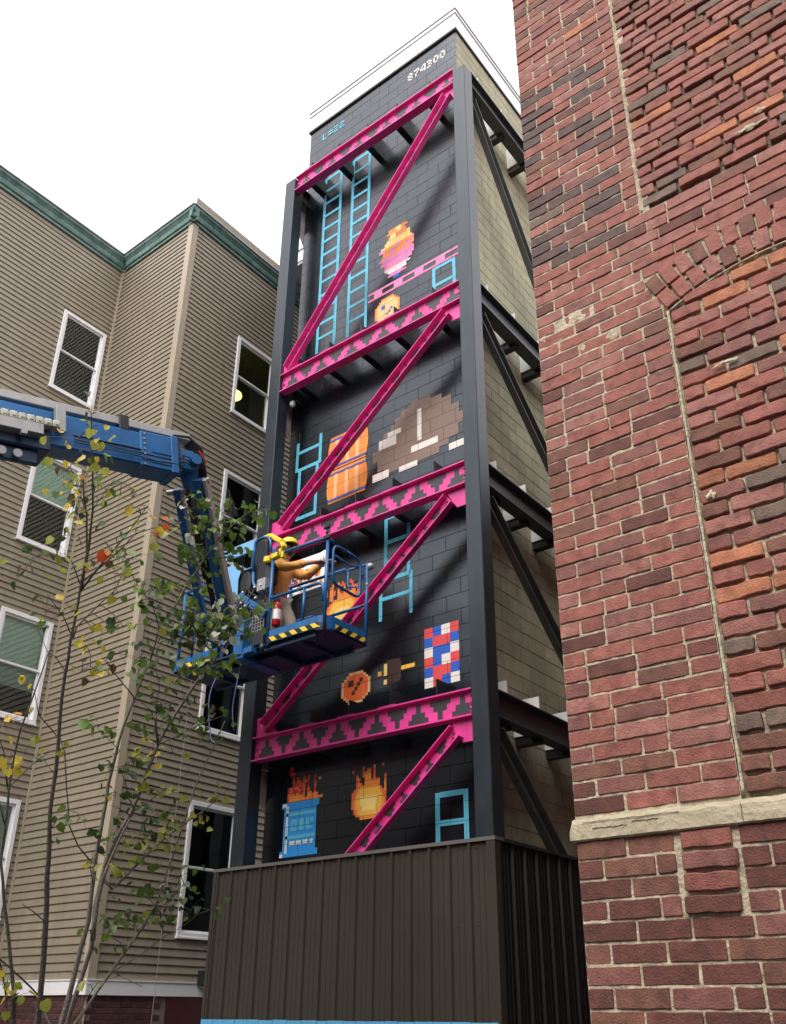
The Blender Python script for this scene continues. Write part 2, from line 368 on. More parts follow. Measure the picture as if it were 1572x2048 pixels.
ladder(-6.485, -6.065, 6.45, 7.38, [7.355, 7.0, 6.72, 6.475]); ladder(-6.555, -6.03, 5.93, 6.50, [6.22], .052)
ladder(-5.73, -5.305, 3.1, 3.725, [3.70, 3.40], .06)
b = MB()      # thin pale girder painted high on the wall
for k in range(9):
    x0, x1 = -6.86+k*.19, -6.86+(k+1)*.19; z = 11.185+.0*k
    paint(b, x0, min(x1, WX1), z, z+.04); paint(b, x0, min(x1, WX1), z+.125, z+.165)
    paint(b, x0+(.0 if k % 2 else .11), x0+(.08 if k % 2 else .19), z+.04, z+.125)
b.obj('painted_girder', M_['pinkpal'], tower)
def cells(name, ox, oz, cw, ch, rows, pal, label=None):
    """paint a grid of square cells; rows top to bottom, '.' is bare wall"""
    b = MB(); keys = sorted(pal); mats = [M_[pal[k]] for k in keys]
    for j, row in enumerate(rows):
        i = 0
        while i < len(row):
            k = row[i]
            if k == '.' or k not in pal: i += 1; continue
            e = i
            while e < len(row) and row[e] == k: e += 1
            paint(b, ox+i*cw, ox+e*cw, oz-(j+1)*ch, oz-j*ch, keys.index(k)); i = e
    b.obj(name, mats, tower, label=label)
def abstract(name, x0, x1, z1, z0, cw, bands, seed, shape, label):
    """a plain patch of coloured cells with a ragged outline: bands = [(share, key)], shape(t) -> (left, right) in 0..1"""
    rnd = random.Random(seed); nx = max(3, round((x1-x0)/cw)); nz = max(3, round((z1-z0)/cw)); pal = {}; rows = []
    tot = sum(s for s, _ in bands)
    for j in range(nz):
        t = (j+.5)/nz; a = 0; key = bands[-1][1]
        for s, k in bands:
            a += s/tot
            if t <= a: key = k; break
        l, r = shape(t); l = l*nx+rnd.choice((-1,0,0,1)); r = r*nx+rnd.choice((-1,0,0,1))
        row = ''
        for i in range(nx):
            if i < l or i >= r: row += '.'; continue
            kk = key[0] if len(key) == 1 else (key[1] if (i//max(2, nx//6)+j//3) % 3 == 0 else key[0])
            row += kk
        rows.append(row)
    allk = {'o':'orange','y':'yellowP','p':'pinkpal','w':'white','b':'blueD','r':'red','n':'brown','t':'tanO'}
    used = set(''.join(rows))-{'.'}
    cells(name, x0, z1, (x1-x0)/nx, (z1-z0)/nz, rows, {k: allk[k] for k in used}, label)
dia = lambda t: (.5-.5*math.sin(math.pi*min(1, max(.12, t)*.9+.05)), .5+.5*math.sin(math.pi*min(1, max(.12, t)*.9+.05)))
abstract('painted_cell_patch', -6.66, -6.00, 12.42, 11.40, .034, [(2,'oy'),(1.6,'y'),(2.2,'op'),(2.4,'p'),(1,'w'),(.8,'p'),(.6,'b')], 3, dia, 'stepped diamond of orange, pink and white cells')
# wide stepped heap of taupe bars with a few cream ones
b = MB()
for i, (x0, x1) in enumerate(((-6.05,-5.72), (-6.22,-5.55), (-6.32,-5.40), (-6.40,-5.40), (-6.52,-5.28), (-6.60,-5.28), (-6.60,-5.20), (-6.70,-5.20), (-6.70,-5.30), (-6.62,-5.30), (-6.62,-5.45), (-6.50,-5.60))):
    paint(b, x0, x1, 8.94-i*.082, 9.02-i*.082+.002, 0)
for (x0, x1, z0, z1) in ((-6.60,-6.30,8.45,8.60), (-6.45,-6.22,8.60,8.68), (-5.95,-5.88,8.35,8.85), (-6.05,-5.62,8.20,8.30), (-6.70,-6.42,7.98,8.10), (-6.25,-5.95,7.98,8.06), (-5.45,-5.22,8.0,8.10)): paint(b, x0, x1, z0, z1, 1, 1)
b.obj('painted_cell_patch', [M_['brown'], M_['white']], tower, label='wide stepped heap of taupe bars with cream bars')
cells('painted_cell_patch', -5.86, 5.66, .122, .122, ['rbwr', 'brrb', 'wbbw', 'rbwr', 'brrb', 'wrbw'], {'r': 'red', 'b': 'blueD', 'w': 'white'}, 'plain checkered block of red, white and blue squares')
# hammer
b = MB()
paint(b, -6.42, -6.22, 5.10, 5.40); paint(b, -6.46, -6.42, 5.13, 5.36); paint(b, -6.22, -6.20, 5.13, 5.36)
b.obj('painted_mallet_head', M_['brownD'], tower)
b = MB(); paint(b, -6.46, -6.41, 5.21, 5.36, 0, 1); paint(b, -6.46, -6.41, 5.10, 5.16, 0, 1); b.obj('painted_mark', M_['yellowP'], tower)
b = MB(); paint(b, -6.20, -6.0, 5.235, 5.285); paint(b, -6.555, -6.50, 5.225, 5.28); b.obj('painted_handle', M_['yellow'], tower)
# round barrel end
def disc(name, cx, cz, rx, rz, n, edge, fill, marks, mk):
    b = MB(); cw, ch = 2*rx/n, 2*rz/n; 
    for j in range(n):
        row = [((i+.5-n/2)/(n/2))**2+((j+.5-n/2)/(n/2))**2 <= 1.02 for i in range(n)]
        a = row.index(True); e = n-row[::-1].index(True)
        top = j == 0 or j == n-1
        z0 = cz+rz-(j+1)*ch
        pr = [((i+.5-n/2)/(n/2))**2+((j-1+.5-n/2)/(n/2))**2 <= 1.02 and ((i+.5-n/2)/(n/2))**2+((j+1+.5-n/2)/(n/2))**2 <= 1.02 for i in range(n)]
        i = a
        for i in range(a, e):
            paint(b, cx-rx+i*cw, cx-rx+(i+1)*cw, z0, z0+ch, 0 if (i == a or i == e-1 or top or not pr[i]) else 1)
    for (u, v, w, h) in marks: paint(b, cx+u, cx+u+w, cz+v, cz+v+h, 2, 1)
    b.obj(name, [M_[edge], M_[fill], M_[mk]], tower)
disc('painted_barrel_end', -6.90, 5.16, .23, .2, 12, 'tanO', 'orangeR', [(-.12,.02,.08,.08),(.06,.06,.05,.05),(.02,.01,.05,.05),(-.02,-.04,.05,.05),(-.06,-.09,.05,.05)], 'brownD')
disc('painted_barrel_end', -6.49, 10.88, .23, .23, 12, 'orange', 'tanO', [(-.11,.03,.07,.07),(.06,-.03,.04,.04),(.02,-.07,.04,.04),(-.02,-.11,.04,.04)], 'blueD')
# two upright barrels
for (z0, z1) in ((8.47, 9.02), (7.93, 8.45)):
    b = MB(); h = z1-z0
    for k in range(12):
        t = k/11; bul = .035*math.sin(math.pi*t)
        paint(b, -7.50-bul, -6.83+bul, z0+h*k/12, z0+h*(k+1)/12, 0)
    for xx in (-7.40, -7.20, -7.02): paint(b, xx, xx+.065, z0+.04, z1-.04, 1, 1)
    for zz in (z0+.03, z1-.07): paint(b, -7.51, -6.82, zz, zz+.03, 2, 2)
    b.obj('painted_barrel', [M_['orange'], M_['tanO'], M_['blueD']], tower)
# flames
def flame(name, cx, z0, w, h, cw, seed, core):
    rnd = random.Random(seed); nx = round(w/cw); nz = round(h/cw); b = MB()
    mats = ['redD','orangeR','orange','yellow','yellowP']
    for j in range(nz):
        t = j/nz
        if core:
            body = .62
            if t < body: hw = .5*math.sqrt(max(0, 1-((t-.30)/.36)**2)) if abs(t-.3) < .36 else .1
            else: hw = 0
        for i in range(nx):
            u = (i+.5)/nx-.5; x = cx+(i-nx/2)*cw; z = z0+j*cw
            if core:
                d = abs(u)/max(hw, .01) if hw > .05 else 9
                if d < 1: k = 1 if d > .86 else (2 if d > .74 or t < .05 or t > .55 else (3 if d > .45 or t < .14 or t > .42 else 4))
                else:
                    fl = noise.noise(V((i*.55, j*.16, seed)))+.75-1.25*max(0, t-.42)-abs(u)*.9
                    if t < .42 or fl < .1: 
                        if t > .45 and rnd.random() < .05 and abs(u) < .5: k = rnd.choice((1, 3, 0))
                        else: continue
                    else: k = 1 if fl < .3 else 2
            else:
                fl = noise.noise(V((i*.7, j*.14, seed)))*1.1+.52-.75*t-abs(u)*.35
                if fl < .12:
                    if t > .3 and rnd.random() < .045*(1.4-t): k = rnd.choice((3, 1, 4))
                    else: continue
                else: k = 0 if rnd.random() < .45 and t > .15 else (2 if t < .25 and rnd.random() < .5 else 1)
            paint(b, x, x+cw, z, z+cw, k)
    b.obj(name, [M_[q] for q in mats], tower, kind='stuff')
flame('painted_flame', -6.66, 3.56, .50, .60, .032, 4, True)
flame('painted_flame', -7.17, 6.02, .58, .66, .034, 11, True)
flame('painted_flame', -7.66, 3.895, .56, .44, .036, 23, False)
# oil drum
b = MB(); X0, X1, Z0, Z1 = -7.99, -7.46, 3.27, 3.87
paint(b, X0, X1, Z0, Z1, 0); paint(b, X0-.04, X1+.04, Z1-.05, Z1+.02, 0, .4); paint(b, X0-.04, X1+.04, Z0-.02, Z0+.05, 0, .4)
paint(b, X0+.02, X1-.005, 3.725, 3.765, 1, 1); paint(b, X0+.02, X1-.005, 3.455, 3.495, 1, 1)
paint(b, X0+.04, X0+.075, Z0+.02, Z1-.02, 2, 1); paint(b, X0-.03, X0+.04, Z1-.03, Z1+.01, 2, 1); paint(b, X0-.04, X0+.01, Z0-.02, Z0+.02, 2, 1)
for k, w_ in enumerate((.085, .08, .075, .045)): paint(b, X0+.115+k*.11, X0+.115+k*.11+w_, 3.385, 3.43, 2, 1)
# O I L
for r in ((.12,.225,.545,.685,1), (.155,.19,.595,.635,0), (.26,.335,.545,.685,1), (.37,.42,.545,.685,1), (.42,.485,.545,.585,1), (.44,.485,.625,.685,1)):
    paint(b, X0+r[0], X0+r[1], 3+r[2]-.0, 3+r[3], r[4], 1 if r[4] else 2)
b.obj('painted_drum', [M_['blueO'], M_['blueL'], M_['white']], tower)
# pixel writing
FONT = {'8':('0110','1001','0110','1001','0110'), '7':('1111','0001','0010','0100','0100'), '4':('0011','0101','1001','1111','0001'), '3':('1110','0001','0110','0001','1110'),
        '0':('0110','1001','1001','1001','0110'), 'L':('1000','1000','1000','1000','1111'), '=':('0000','1111','0000','1111','0000'), '2':('1110','0001','0110','1000','1111')}
def write(txt, x0, x1, zt, h, m):
    n = len(txt); cw = (x1-x0)/(n*5-1); ch = h/5
    for i, c_ in enumerate(txt):
        b = MB()
        for j, row in enumerate(FONT[c_]):
            for k, q in enumerate(row):
                if q == '1': paint(b, x0+(i*5+k)*cw, x0+(i*5+k+1)*cw, zt-(j+1)*ch, zt-j*ch)
        b.obj('painted_character', M_[m], tower)
write('874300', -6.12, -5.36, 15.72, .17, 'white'); write('L=22', -8.03, -7.52, 15.75, .16, 'blueL')

# ------------------------------------------------------------------ steel frame around the tower
FY = 7.58
frame = thing('steel_frame', 'exterior steel frame with hot pink stepped pattern beams and dark columns around the tower', 'frame', (-6.6, 7.7, 0))
for (x0, x1) in ((-8.435, -8.215), (-4.96, -4.75)):
    for (y0, y1) in ((FY, FY+.21), (10.5, 10.71)):
        b = MB(); b.box(x0, x1, y0, y1, 0, 14.42 if x0 < -6 else 14.36, bev=.008); b.obj('column', M_['steel'], frame)
LV = [(4.36, 4.66), (7.15, 7.46), (9.93, 10.25), (14.12, 14.43)]
def bolts(mb, pts, m=0):
    for p in pts: mb.tube([V(p), V(p)+V((0,-.018,0))], .016, 6, m)
def steps(mb, o, X, Z, n, w, h, pitch, start_up=True, m=0, skew=0):
    """row of stepped pyramids, alternately upright and inverted, on plane point o, axes X Z"""
    up = start_up; N = X.cross(Z)
    for k in range(n):
        c_ = o+X*(pitch*(k+.5))
        for (ww, a, b_) in ((1,0,.25),(.66,.25,.55),(.24,.55,1)):
            if not up: a, b_ = 1-b_, 1-a
            for_x0, for_x1 = -w*ww/2, w*ww/2
            sk = skew*((a+b_)/2-.5)
            q = [c_+X*(for_x0+sk)+Z*(h*a), c_+X*(for_x1+sk)+Z*(h*a), c_+X*(for_x1+sk)+Z*(h*b_), c_+X*(for_x0+sk)+Z*(h*b_)]
            mb.face(q, m)
        up = not up
def motifs(o, X, Z, n, w, h, pitch, skew, parent, m):
    cache_ = {}
    for k in range(n):
        kk = k % 2
        if kk not in cache_:
            s = MB(); steps(s, V((0,0,0))-X*(pitch/2), X, Z, 1, w, h, pitch, kk == 0, 0, skew); cache_[kk] = s.mesh('stepped_motif', m)
        link('stepped_motif', cache_[kk], parent, o+X*(pitch*(k+.5)))
BX0, BX1 = -8.21, -4.965
for li, (z0, z1) in enumerate(LV):
    b = MB(); t = .016
    b.box(BX0, BX1, FY+.005, FY+.135, z1-t, z1); b.box(BX0, BX1, FY+.005, FY+.135, z0, z0+t)
    b.box(BX0, BX1, FY+.065, FY+.077, z0+t, z1-t)
    for sx in (-7.91, -7.30, -6.69, -6.09): b.box(sx-.12, sx+.12, FY+.003, FY+.13, z1, z1+.012)
    bo = b.obj('pink_beam', M_['pink'], frame)
    n = 11
    motifs(V((BX0+.06, FY+.061, z0+.045)), V((1,0,0)), V((0,0,1)), n, .268, z1-z0-.09, (BX1-BX0-.06)/n, 0, bo, M_['dgrey'])
    s = MB(); bolts(s, [(x, FY+.065, z0+.055+.095*k) for x in (BX0+.035, BX1-.035) for k in range(3)]); s.obj('bolt_row', M_['bolt'], bo, kind='stuff')
    # struts from the beam back to the wall
    for sx in (-7.91, -7.30, -6.69, -6.09, -5.45):
        q = MB(); q.box(sx-.055, sx+.055, FY+.08, WY-.002, z0+.03, z1-.05); q.box(sx-.008, sx+.008, FY+.07, WY-.002, z1+.001, z1+.21); q.obj('wall_strut', M_['steel2'], frame)
    # side beams, both sides of the tower
    for sx, sg in ((-4.84, 1), (-8.33, -1)):
        q = MB(); t = .014
        q.box(sx-.1, sx+.075, FY+.212, 10.498, z1-t, z1); q.box(sx-.1, sx+.075, FY+.212, 10.498, z0, z0+t); q.box(sx-.012, sx, FY+.212, 10.498, z0+t, z1-t)
        q.obj('side_beam', M_['steelS'], frame)
        if sg > 0:
            for yy in (8.06, 8.75, 9.45, 10.1):
                q = MB(); q.box(WX1+.002, sx-.101, yy-.01, yy+.01, z0+.05, z1+.17); q.box(sx-.1, sx+.03, yy-.01, yy+.01, z1+.001, z1+.17); q.obj('angle_plate', M_['primer'], frame)
                q = MB(); q.box(WX1+.002, sx-.013, yy+.012, yy+.12, z0-.05, z1-.03); q.obj('wall_strut', M_['steel2'], frame)
def channel(mb, P, Q, depth, fl, N=V((0,-1,0)), t=.012):
    P, Q = V(P), V(Q); d = (Q-P).normalized(); up = N.cross(d).normalized()
    if up.z < 0: up = -up
    def ob(c_, hx, hn, hu): mb.obox(c_, d, N, up, (hx, hn, hu))
    L = (Q-P).length/2; c_ = (P+Q)/2
    ob(c_, L, t/2, depth/2); ob(c_+up*(depth/2+t/2)+N*(fl/2-t/2), L, fl/2, t/2); ob(c_-up*(depth/2+t/2)+N*(fl/2-t/2), L, fl/2, t/2)
    return d, up
def plate(mb, pts, y, t=.012):
    n = len(pts); b = len(mb.v)
    for yy in (y, y+t): mb.v += [(x, yy, z) for x, z in pts]
    mb.f += [tuple(b+i for i in range(n)), tuple(b+n+i for i in range(n))[::-1]]; mb.m += [0, 0]
    for i in range(n):
        j = (i+1) % n; mb.f.append((b+i, b+n+i, b+n+j, b+j)); mb.m.append(0)
YB = FY+.058
br = [((-8.05, 4.76), (-5.20, 7.02)), ((-7.98, 7.56), (-5.17, 9.82)), ((-8.08, 10.32), (-5.07, 13.95)), ((-6.75, 2.9), (-5.17, 4.23))]
for i, ((xa, za), (xb, zb)) in enumerate(br):
    b = MB(); d, up = channel(b, (xa, YB, za), (xb, YB, zb), .15, .085); bo = b.obj('pink_brace', M_['pink'], frame)
    L = (V((xb,0,zb))-V((xa,0,za))).length; n = int((L-.3)/.2)
    motifs(V((xa, YB-.0095, za))+d*.15-up*.06, d, up, n, .175, .12, (L-.3)/n, .05, bo, M_['dgrey'])
    s = MB()
    for e, sg in ((V((xb, YB-.006, zb)), -1), (V((xa, YB-.006, za)), 1)): bolts(s, [e+d*sg*(.04+.045*k)+up*(.03-.03*k) for k in range(3)])
    s.obj('bolt_row', M_['bolt'], bo, kind='stuff')
for li, (z0, z1) in enumerate(LV):
    b = MB(); plate(b, [(-4.962, z0-.001), (-4.962, z0-.25), (-5.12, z0-.25), (-5.27, z0-.001)], FY+.068); b.obj('gusset_plate', M_['pink'], frame)
    if li < 3:
        b = MB(); plate(b, [(-8.212, z1+.001), (-8.212, z1+.26), (-7.98, z1+.24), (-7.86, z1+.001)], FY+.068); b.obj('gusset_plate', M_['pink'], frame)
# side braces (both sides)
for sx in (-4.86, -8.36):
    for (ya, za, yb, zb) in ((7.84, 6.98, 10.3, 4.85), (7.84, 4.20, 10.3, 1.9), (7.84, 9.75, 10.3, 7.6), (7.84, 13.9, 10.35, 10.4)):
        b = MB(); channel(b, (sx, ya, za), (sx, yb, zb), .16, .09, V((1,0,0)) if sx > -6 else V((-1,0,0))); b.obj('side_brace', M_['brace'] if sx > -6 else M_['primer'], frame)
        if sx < -6:
            b = MB(); b.box(sx-.02, sx-.008, 7.795, 8.05, za-.12, za+.14); b.obj('gusset_plate', M_['soffit'], frame)
        else:
            b = MB(); b.box(sx-.02, sx-.008, 7.795, 8.0, za-.1, za+.14); b.obj('gusset_plate', M_['steel'], frame)

# ------------------------------------------------------------------ metal clad enclosure at the base
enc = thing('metal_enclosure', 'ribbed bronze metal clad enclosure at the foot of the mural tower', 'enclosure', (-6.6, 9, 0))
EX0, EX1, EY, EZ = -8.56, -4.70, 7.50, 3.07
def ribs(length, pitch=.2295):
    prof = []; n = int(round(length/pitch)); p = length/n
    for k in range(n):
        a = k*p
        prof += [(a, 0), (a+.012, .026), (a+.034, .026), (a+.046, 0), (a+.098, 0), (a+.104, .007), (a+.116, .007), (a+.122, 0), (a+.160, 0), (a+.166, .007), (a+.178, .007), (a+.184, 0)]
    prof.append((length, 0)); return prof
def sheet(name, o, U, N, length, z0, z1, m, parent):
    b = MB(); pr = ribs(length)
    for (a0, d0), (a1, d1) in zip(pr[:-1], pr[1:]):
        p0 = V(o)+V(U)*a0+V(N)*d0; p1 = V(o)+V(U)*a1+V(N)*d1
        b.face([(p0.x,p0.y,z0),(p1.x,p1.y,z0),(p1.x,p1.y,z1),(p0.x,p0.y,z1)])
    return b.obj(name, m, parent)
npn = 4; W_ = (EX1-EX0-.09)/npn
for k in range(npn): sheet('cladding_panel', (EX0+.03+k*W_, EY, 0), (1,0,0), (0,-1,0), W_, .1, EZ, M_['clad'], enc)
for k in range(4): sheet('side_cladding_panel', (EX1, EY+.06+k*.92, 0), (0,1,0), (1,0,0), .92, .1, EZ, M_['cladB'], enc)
b = MB(); b.box(EX1-.07, EX1+.028, EY-.03, EY+.062, .1, EZ); b.obj('corner_trim', M_['clad'], enc)
b = MB(); b.box(EX0-.01, EX0+.035, EY-.03, EY+.06, .1, EZ); b.obj('corner_trim', M_['clad'], enc)
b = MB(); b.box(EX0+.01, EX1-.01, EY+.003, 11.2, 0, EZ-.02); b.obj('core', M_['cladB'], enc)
b = MB(); b.box(EX0-.015, EX1+.035, EY-.035, EY+.12, EZ, EZ+.035); b.obj('cap_flashing', M_['capm'], enc)
b = MB(); b.box(EX1-.06, EX1+.04, EY+.12, 11.3, EZ-.004, EZ+.03); b.obj('cap_flashing', M_['steel'], enc)
b = MB()
for k in range(16): b.ball((EX0+.15+k*.2295*1.02, EY-.006, 2.33+random.uniform(-.01,.01)), .009, nu=6, nv=4); b.ball((EX0+.15+k*.2295*1.02, EY-.006, EZ-.06), .008, nu=6, nv=4)
b.obj('screw_row', M_['black'], enc, kind='stuff')
b = MB(); x = EX0
while x < EX1-.02:
    e = min(x+random.uniform(.14,.22), EX1); b.box(x+.003, e-.003, EY-.036, EY-.032, 1.30, 1.520+random.uniform(-.003,.003)); x = e
tp = b.obj('masking_tape_band', M_['tape']); tag(tp, 'band of light blue masking tape along the bottom of the bronze cladding', 'tape')
# ------------------------------------------------------------------ old brick building on the right
BY, BXL = 3.2, -1.642
old = thing('brick_building', 'weathered old red brick building with a bricked up arched window and cream stone band', 'building', (0, 3.4, 0))
b = MB(); b.box(BXL+.03, 9, BY+.06, 16, 0, 10.6); b.obj('body', mat('brick_side', (.17,.06,.045), .9, .3, 6, .5, 50), old)
def rough_sheet(name, x0, x1, z0, z1, y, m, amp, step=.016):
    bm = MB(); nx = max(1, int((x1-x0)/step)); nz = max(1, int((z1-z0)/step))
    for j in range(nz+1):
        for i in range(nx+1):
            x, z = x0+(x1-x0)*i/nx, z0+(z1-z0)*j/nz
            bm.v.append((x, y+amp*noise.noise(V((x*22, z*22, 1)))+amp*.5*noise.noise(V((x*60, z*60, 5))), z))
    for j in range(nz):
        for i in range(nx):
            a = j*(nx+1)+i; bm.f.append((a, a+1, a+nx+2, a+nx+1)); bm.m.append(0)
    return bm.obj(name, m, old, smooth=True)
ACX, ACZ, AR0, AR1 = -.55, 3.46, 1.06, 1.285
rough_sheet('mortar', BXL+.004, -1.0, .9, 10.5, BY+.0052, M_['mortar'], .003)
rough_sheet('mortar', -1.0, .45, .9, 2.2, BY+.006, M_['mortar'], .003)
rough_sheet('mortar', -1.0, .45, 2.2, 4.56, BY+.018, M_['mortar'], .006)
rough_sheet('mortar', -1.0, .45, 4.56, 5.06, BY+.010, M_['mortar'], .003)
rough_sheet('mortar', -1.0, .45, 5.06, 10.5, BY+.018, M_['mortarD'], .006)
def brickpts(w, h, rough, rnd):
    """irregular brick face outline of 12 points and a sunken back ring: about 56 triangles"""
    pts = []; cr = rnd.uniform(.003, .006)+rough*.003
    for (cx, cz, a) in ((w/2-cr, h/2-cr, 0), (-w/2+cr, h/2-cr, 90), (-w/2+cr, -h/2+cr, 180), (w/2-cr, -h/2+cr, 270)):
        for q in (0, 45, 90):
            an = math.radians(a+q); j = 1+rnd.uniform(-.35, .35)
            pts.append([cx+cr*math.cos(an)*j, cz+cr*math.sin(an)*j])
    # extra points along the long sides
    res = []
    for i, p in enumerate(pts):
        res.append(p); q = pts[(i+1) % 12]
        d = math.hypot(q[0]-p[0], q[1]-p[1])
        if d > .05:
            for t in ((.2, .4, .6, .8) if d > .12 else (.33, .67)):
                res.append([p[0]+(q[0]-p[0])*t, p[1]+(q[1]-p[1])*t+rnd.uniform(-.0016, .0016)*(1+rough*1.2)])
    return res
def brickmesh(w, h, rough, seed, m):
    rnd = random.Random(seed); P = brickpts(w, h, rough, rnd); n = len(P); b = MB()
    tilt = (rnd.uniform(-.012, .012)*(.5+rough), rnd.uniform(-.03, .03)*(.5+rough))
    for ring, (s, y) in enumerate(((1.0, .035), (1.0, .004), (None, 0))):
        for x, z in P:
            if s is None:
                L = math.hypot(x, z); ins = .0019+rough*.0022; x2 = x-ins*math.copysign(1, x)*min(1, abs(x)/(w/2)*1.2); z2 = z-ins*math.copysign(1, z)*min(1, abs(z)/(h/2)*1.2)
                b.v.append((x2, y+x*tilt[0]+z*tilt[1], z2))
            else: b.v.append((x, y+(x*tilt[0]+z*tilt[1] if ring else 0), z))
    for k in range(2):
        for i in range(n):
            j = (i+1) % n; b.f.append((k*n+i, k*n+j, (k+1)*n+j, (k+1)*n+i)[::-1]); b.m.append(0)
    # centre dome
    c_ = len(b.v); b.v.append((0, -rough*.0008, 0))
    for i in range(n): b.f.append((2*n+i, 2*n+(i+1) % n, c_)); b.m.append(0)
    return b
bricks = []   # (cx, cz, w, h, rot, rough, proud, material index)
rnd = random.Random(21)
def pick(x, z, rough):
    soot = noise.noise(V((x*2.4, z*1.6, 3)))
    if x < -1.2 and 4.95 < z < 6.3 and soot > -.12 and rnd.random() < .62: return 7 if rnd.random() < .75 else 1
    t = rnd.random()
    if rough: return (0,0,2,1,3,5 if t > .48 else 2,0,2,0,2,3)[int(t*11)] if rnd.random() > .11 else 4
    if z < 2.2: return (6,6,6,6,3,6,6,1,3,6,6)[int(t*11)]  # light falloff down the wall put into the colour: darker bricks below the band
    return (0,0,0,1,2,1,6,3,2,0,0)[int(t*11)] if rnd.random() > .04 else rnd.choice((4, 5, 3))
def fill_row(x0, x1, z0, h, off, rough, proud):
    """one course in running bond; off = distance of the first head joint left of x0"""
    cuts = [x0]; x = x0+.208-off-(0 if off else .0)
    if off: x = x0+off
    while x < x1-.03:
        if x-cuts[-1] > .03: cuts.append(x+rnd.uniform(-.006, .006))
        t = rnd.random()
        x += .208 if t > .10 else (.104 if t > .02 else .156)
    cuts.append(x1)
    for a, e in zip(cuts[:-1], cuts[1:]):
        if e-a < .025: continue
        w = e-a-.0085-rough*.004; hh = h-.0092-rough*.0035+rnd.uniform(-.0012, .0012)*(1+rough)
        bricks.append(((a+e)/2, z0+h/2+rnd.uniform(-.001, .001)*(1+rough), w, hh, rnd.uniform(-.003, .003)*(1+rough*2), rough, proud+rnd.uniform(-.003, .003)*(1+rough), pick((a+e)/2, z0, rough)))
E1 = BXL
# below the band
z = 2.185-.072; k = 0
while z > .95:
    off = (.105 if k % 2 else 0)
    if k < 4:
        fill_row(E1, -1.255, z, .072, off, 0, 0); 
        bricks.append((-1.143+rnd.uniform(-.008,.008), z+.036, .188+rnd.uniform(-.008,.006), .058, rnd.uniform(-.02,.02), 1, .010+rnd.uniform(-.004,.008), (0,1,0,6)[k]))
        fill_row(-1.03, .4, z, .072, .1 if k % 2 else .2, 0, 0)
    else: fill_row(E1, .4, z, .072, off, 0, 0)
    z -= .072; k += 1
# pier to the left of the window joint, up to the arch
H = .0662; z = 2.275; k = 0; 
def arch_left(zt):
    """x where the arch's outer ring begins at height z"""
    if zt < 4.42: return -.998
    d = AR1**2-(zt-ACZ)**2
    if zt < 4.645: return -1.0-(zt-4.42)*.46+.02
    return ACX-math.sqrt(d)+.035 if d > 0 else ACX
while z < 10.5:
    off = (.105 if k % 2 else 0)+rnd.uniform(-.01, .01); zm = z+H/2
    if zm < 4.74:
        fill_row(E1, arch_left(zm) if zm > 4.40 else -.998, z, H, off, 0, 0 if zm < 4.4 else -.003)
        if zm > 4.62:
            d = AR1**2-(z+.01-ACZ)**2
    elif zm < 5.06: fill_row(E1, .4, z, H, off, 0, 0)
    else:
        fill_row(E1, -1.045, z, H, off, 0, 0)
    k += 1; z += H
# infill below the arch
z = 2.275; k = 0; HI = .0715
while z < 4.46:
    top = z+HI
    x0, x1 = -.985, .42
    if top > 4.40:
        d = (AR0-.006)**2-(top-.045-ACZ)**2
        if d <= 0: break
        x0 = max(x0, ACX-math.sqrt(d)); x1 = min(x1, ACX+math.sqrt(d))
    fill_row(x0, x1, z, HI, (.115 if k % 2 else .2)+rnd.uniform(-.02, .02), 1, 0)
    z += HI; k += 1
# rough wall above the arch, right of the upper joint
z = 5.075; k = 0
while z < 10.5:
    fill_row(-1.035, .4, z, H, (.11 if k % 2 else .2)+rnd.uniform(-.03, .03), 1, .002); z += H; k += 1
# wedge between arch and straight courses on the right side
z = 4.68
# two rowlock rings
for (ra, rb) in ((AR0+.004, AR0+.112), (AR0+.116, AR1)):
    n = 30; a0, a1 = math.pi/2+.428, math.pi/2-.70
    pitch = .074/((ra+rb)/2); a = a0
    while a > a1:
        am = a-pitch/2; rm = (ra+rb)/2
        bricks.append((ACX+rm*math.cos(am), ACZ+rm*math.sin(am), .062, rb-ra-.006, am-math.pi/2, .2, .005+rnd.uniform(-.002, .002), rnd.choice((0,2,0,3,2,1,0,2))))
        a -= pitch
def bkey(q): return q[0]**2+BY**2+(q[1]-1.6)**2
bricks.sort(key=bkey)
vis = [q for q in bricks if q[0]-q[2]/2 < -.16-.0*q[1]]
rest = [q for q in bricks if q not in vis]
variants = {}
def bmesh_for(q, far=None):
    kind = 'a' if q[5] == 0 else ('b' if q[5] == 1 else 'c')
    wc = round(q[2]/.012)*.012; hc = round(q[3]/.004)*.004
    key = (kind, round(wc, 3), round(hc, 3), q[7], rnd.randrange(2))
    if key not in variants: variants[key] = brickmesh(wc, hc, q[5], hash(key) % 9999 if False else len(variants)*7+3, None).mesh('brick', BR[q[7]])
    return variants[key], q[2]/wc, q[3]/hc
for i, q in enumerate(vis[:300]):
    me, sx, sz = bmesh_for(q)
    o = link('brick', me, old, (q[0], BY+.0-q[6], q[1])); o.rotation_euler = (0, -q[4], 0); o.scale = (sx, 1, sz)
fb_ = MB()
for i, q in enumerate(vis[300:]+rest):
    s = brickmesh(q[2], q[3], q[5], i*13+5, None); ca, sa = math.cos(q[4]), math.sin(q[4]); base = len(fb_.v)
    fb_.v += [(q[0]+x*ca-zz*sa, BY-q[6]+y, q[1]+x*sa+zz*ca) for x, y, zz in s.v]
    fb_.f += [tuple(base+t for t in f) for f in s.f]; fb_.m += [q[7]]*len(s.f)
fb_.obj('brick', BR, old, kind='stuff')
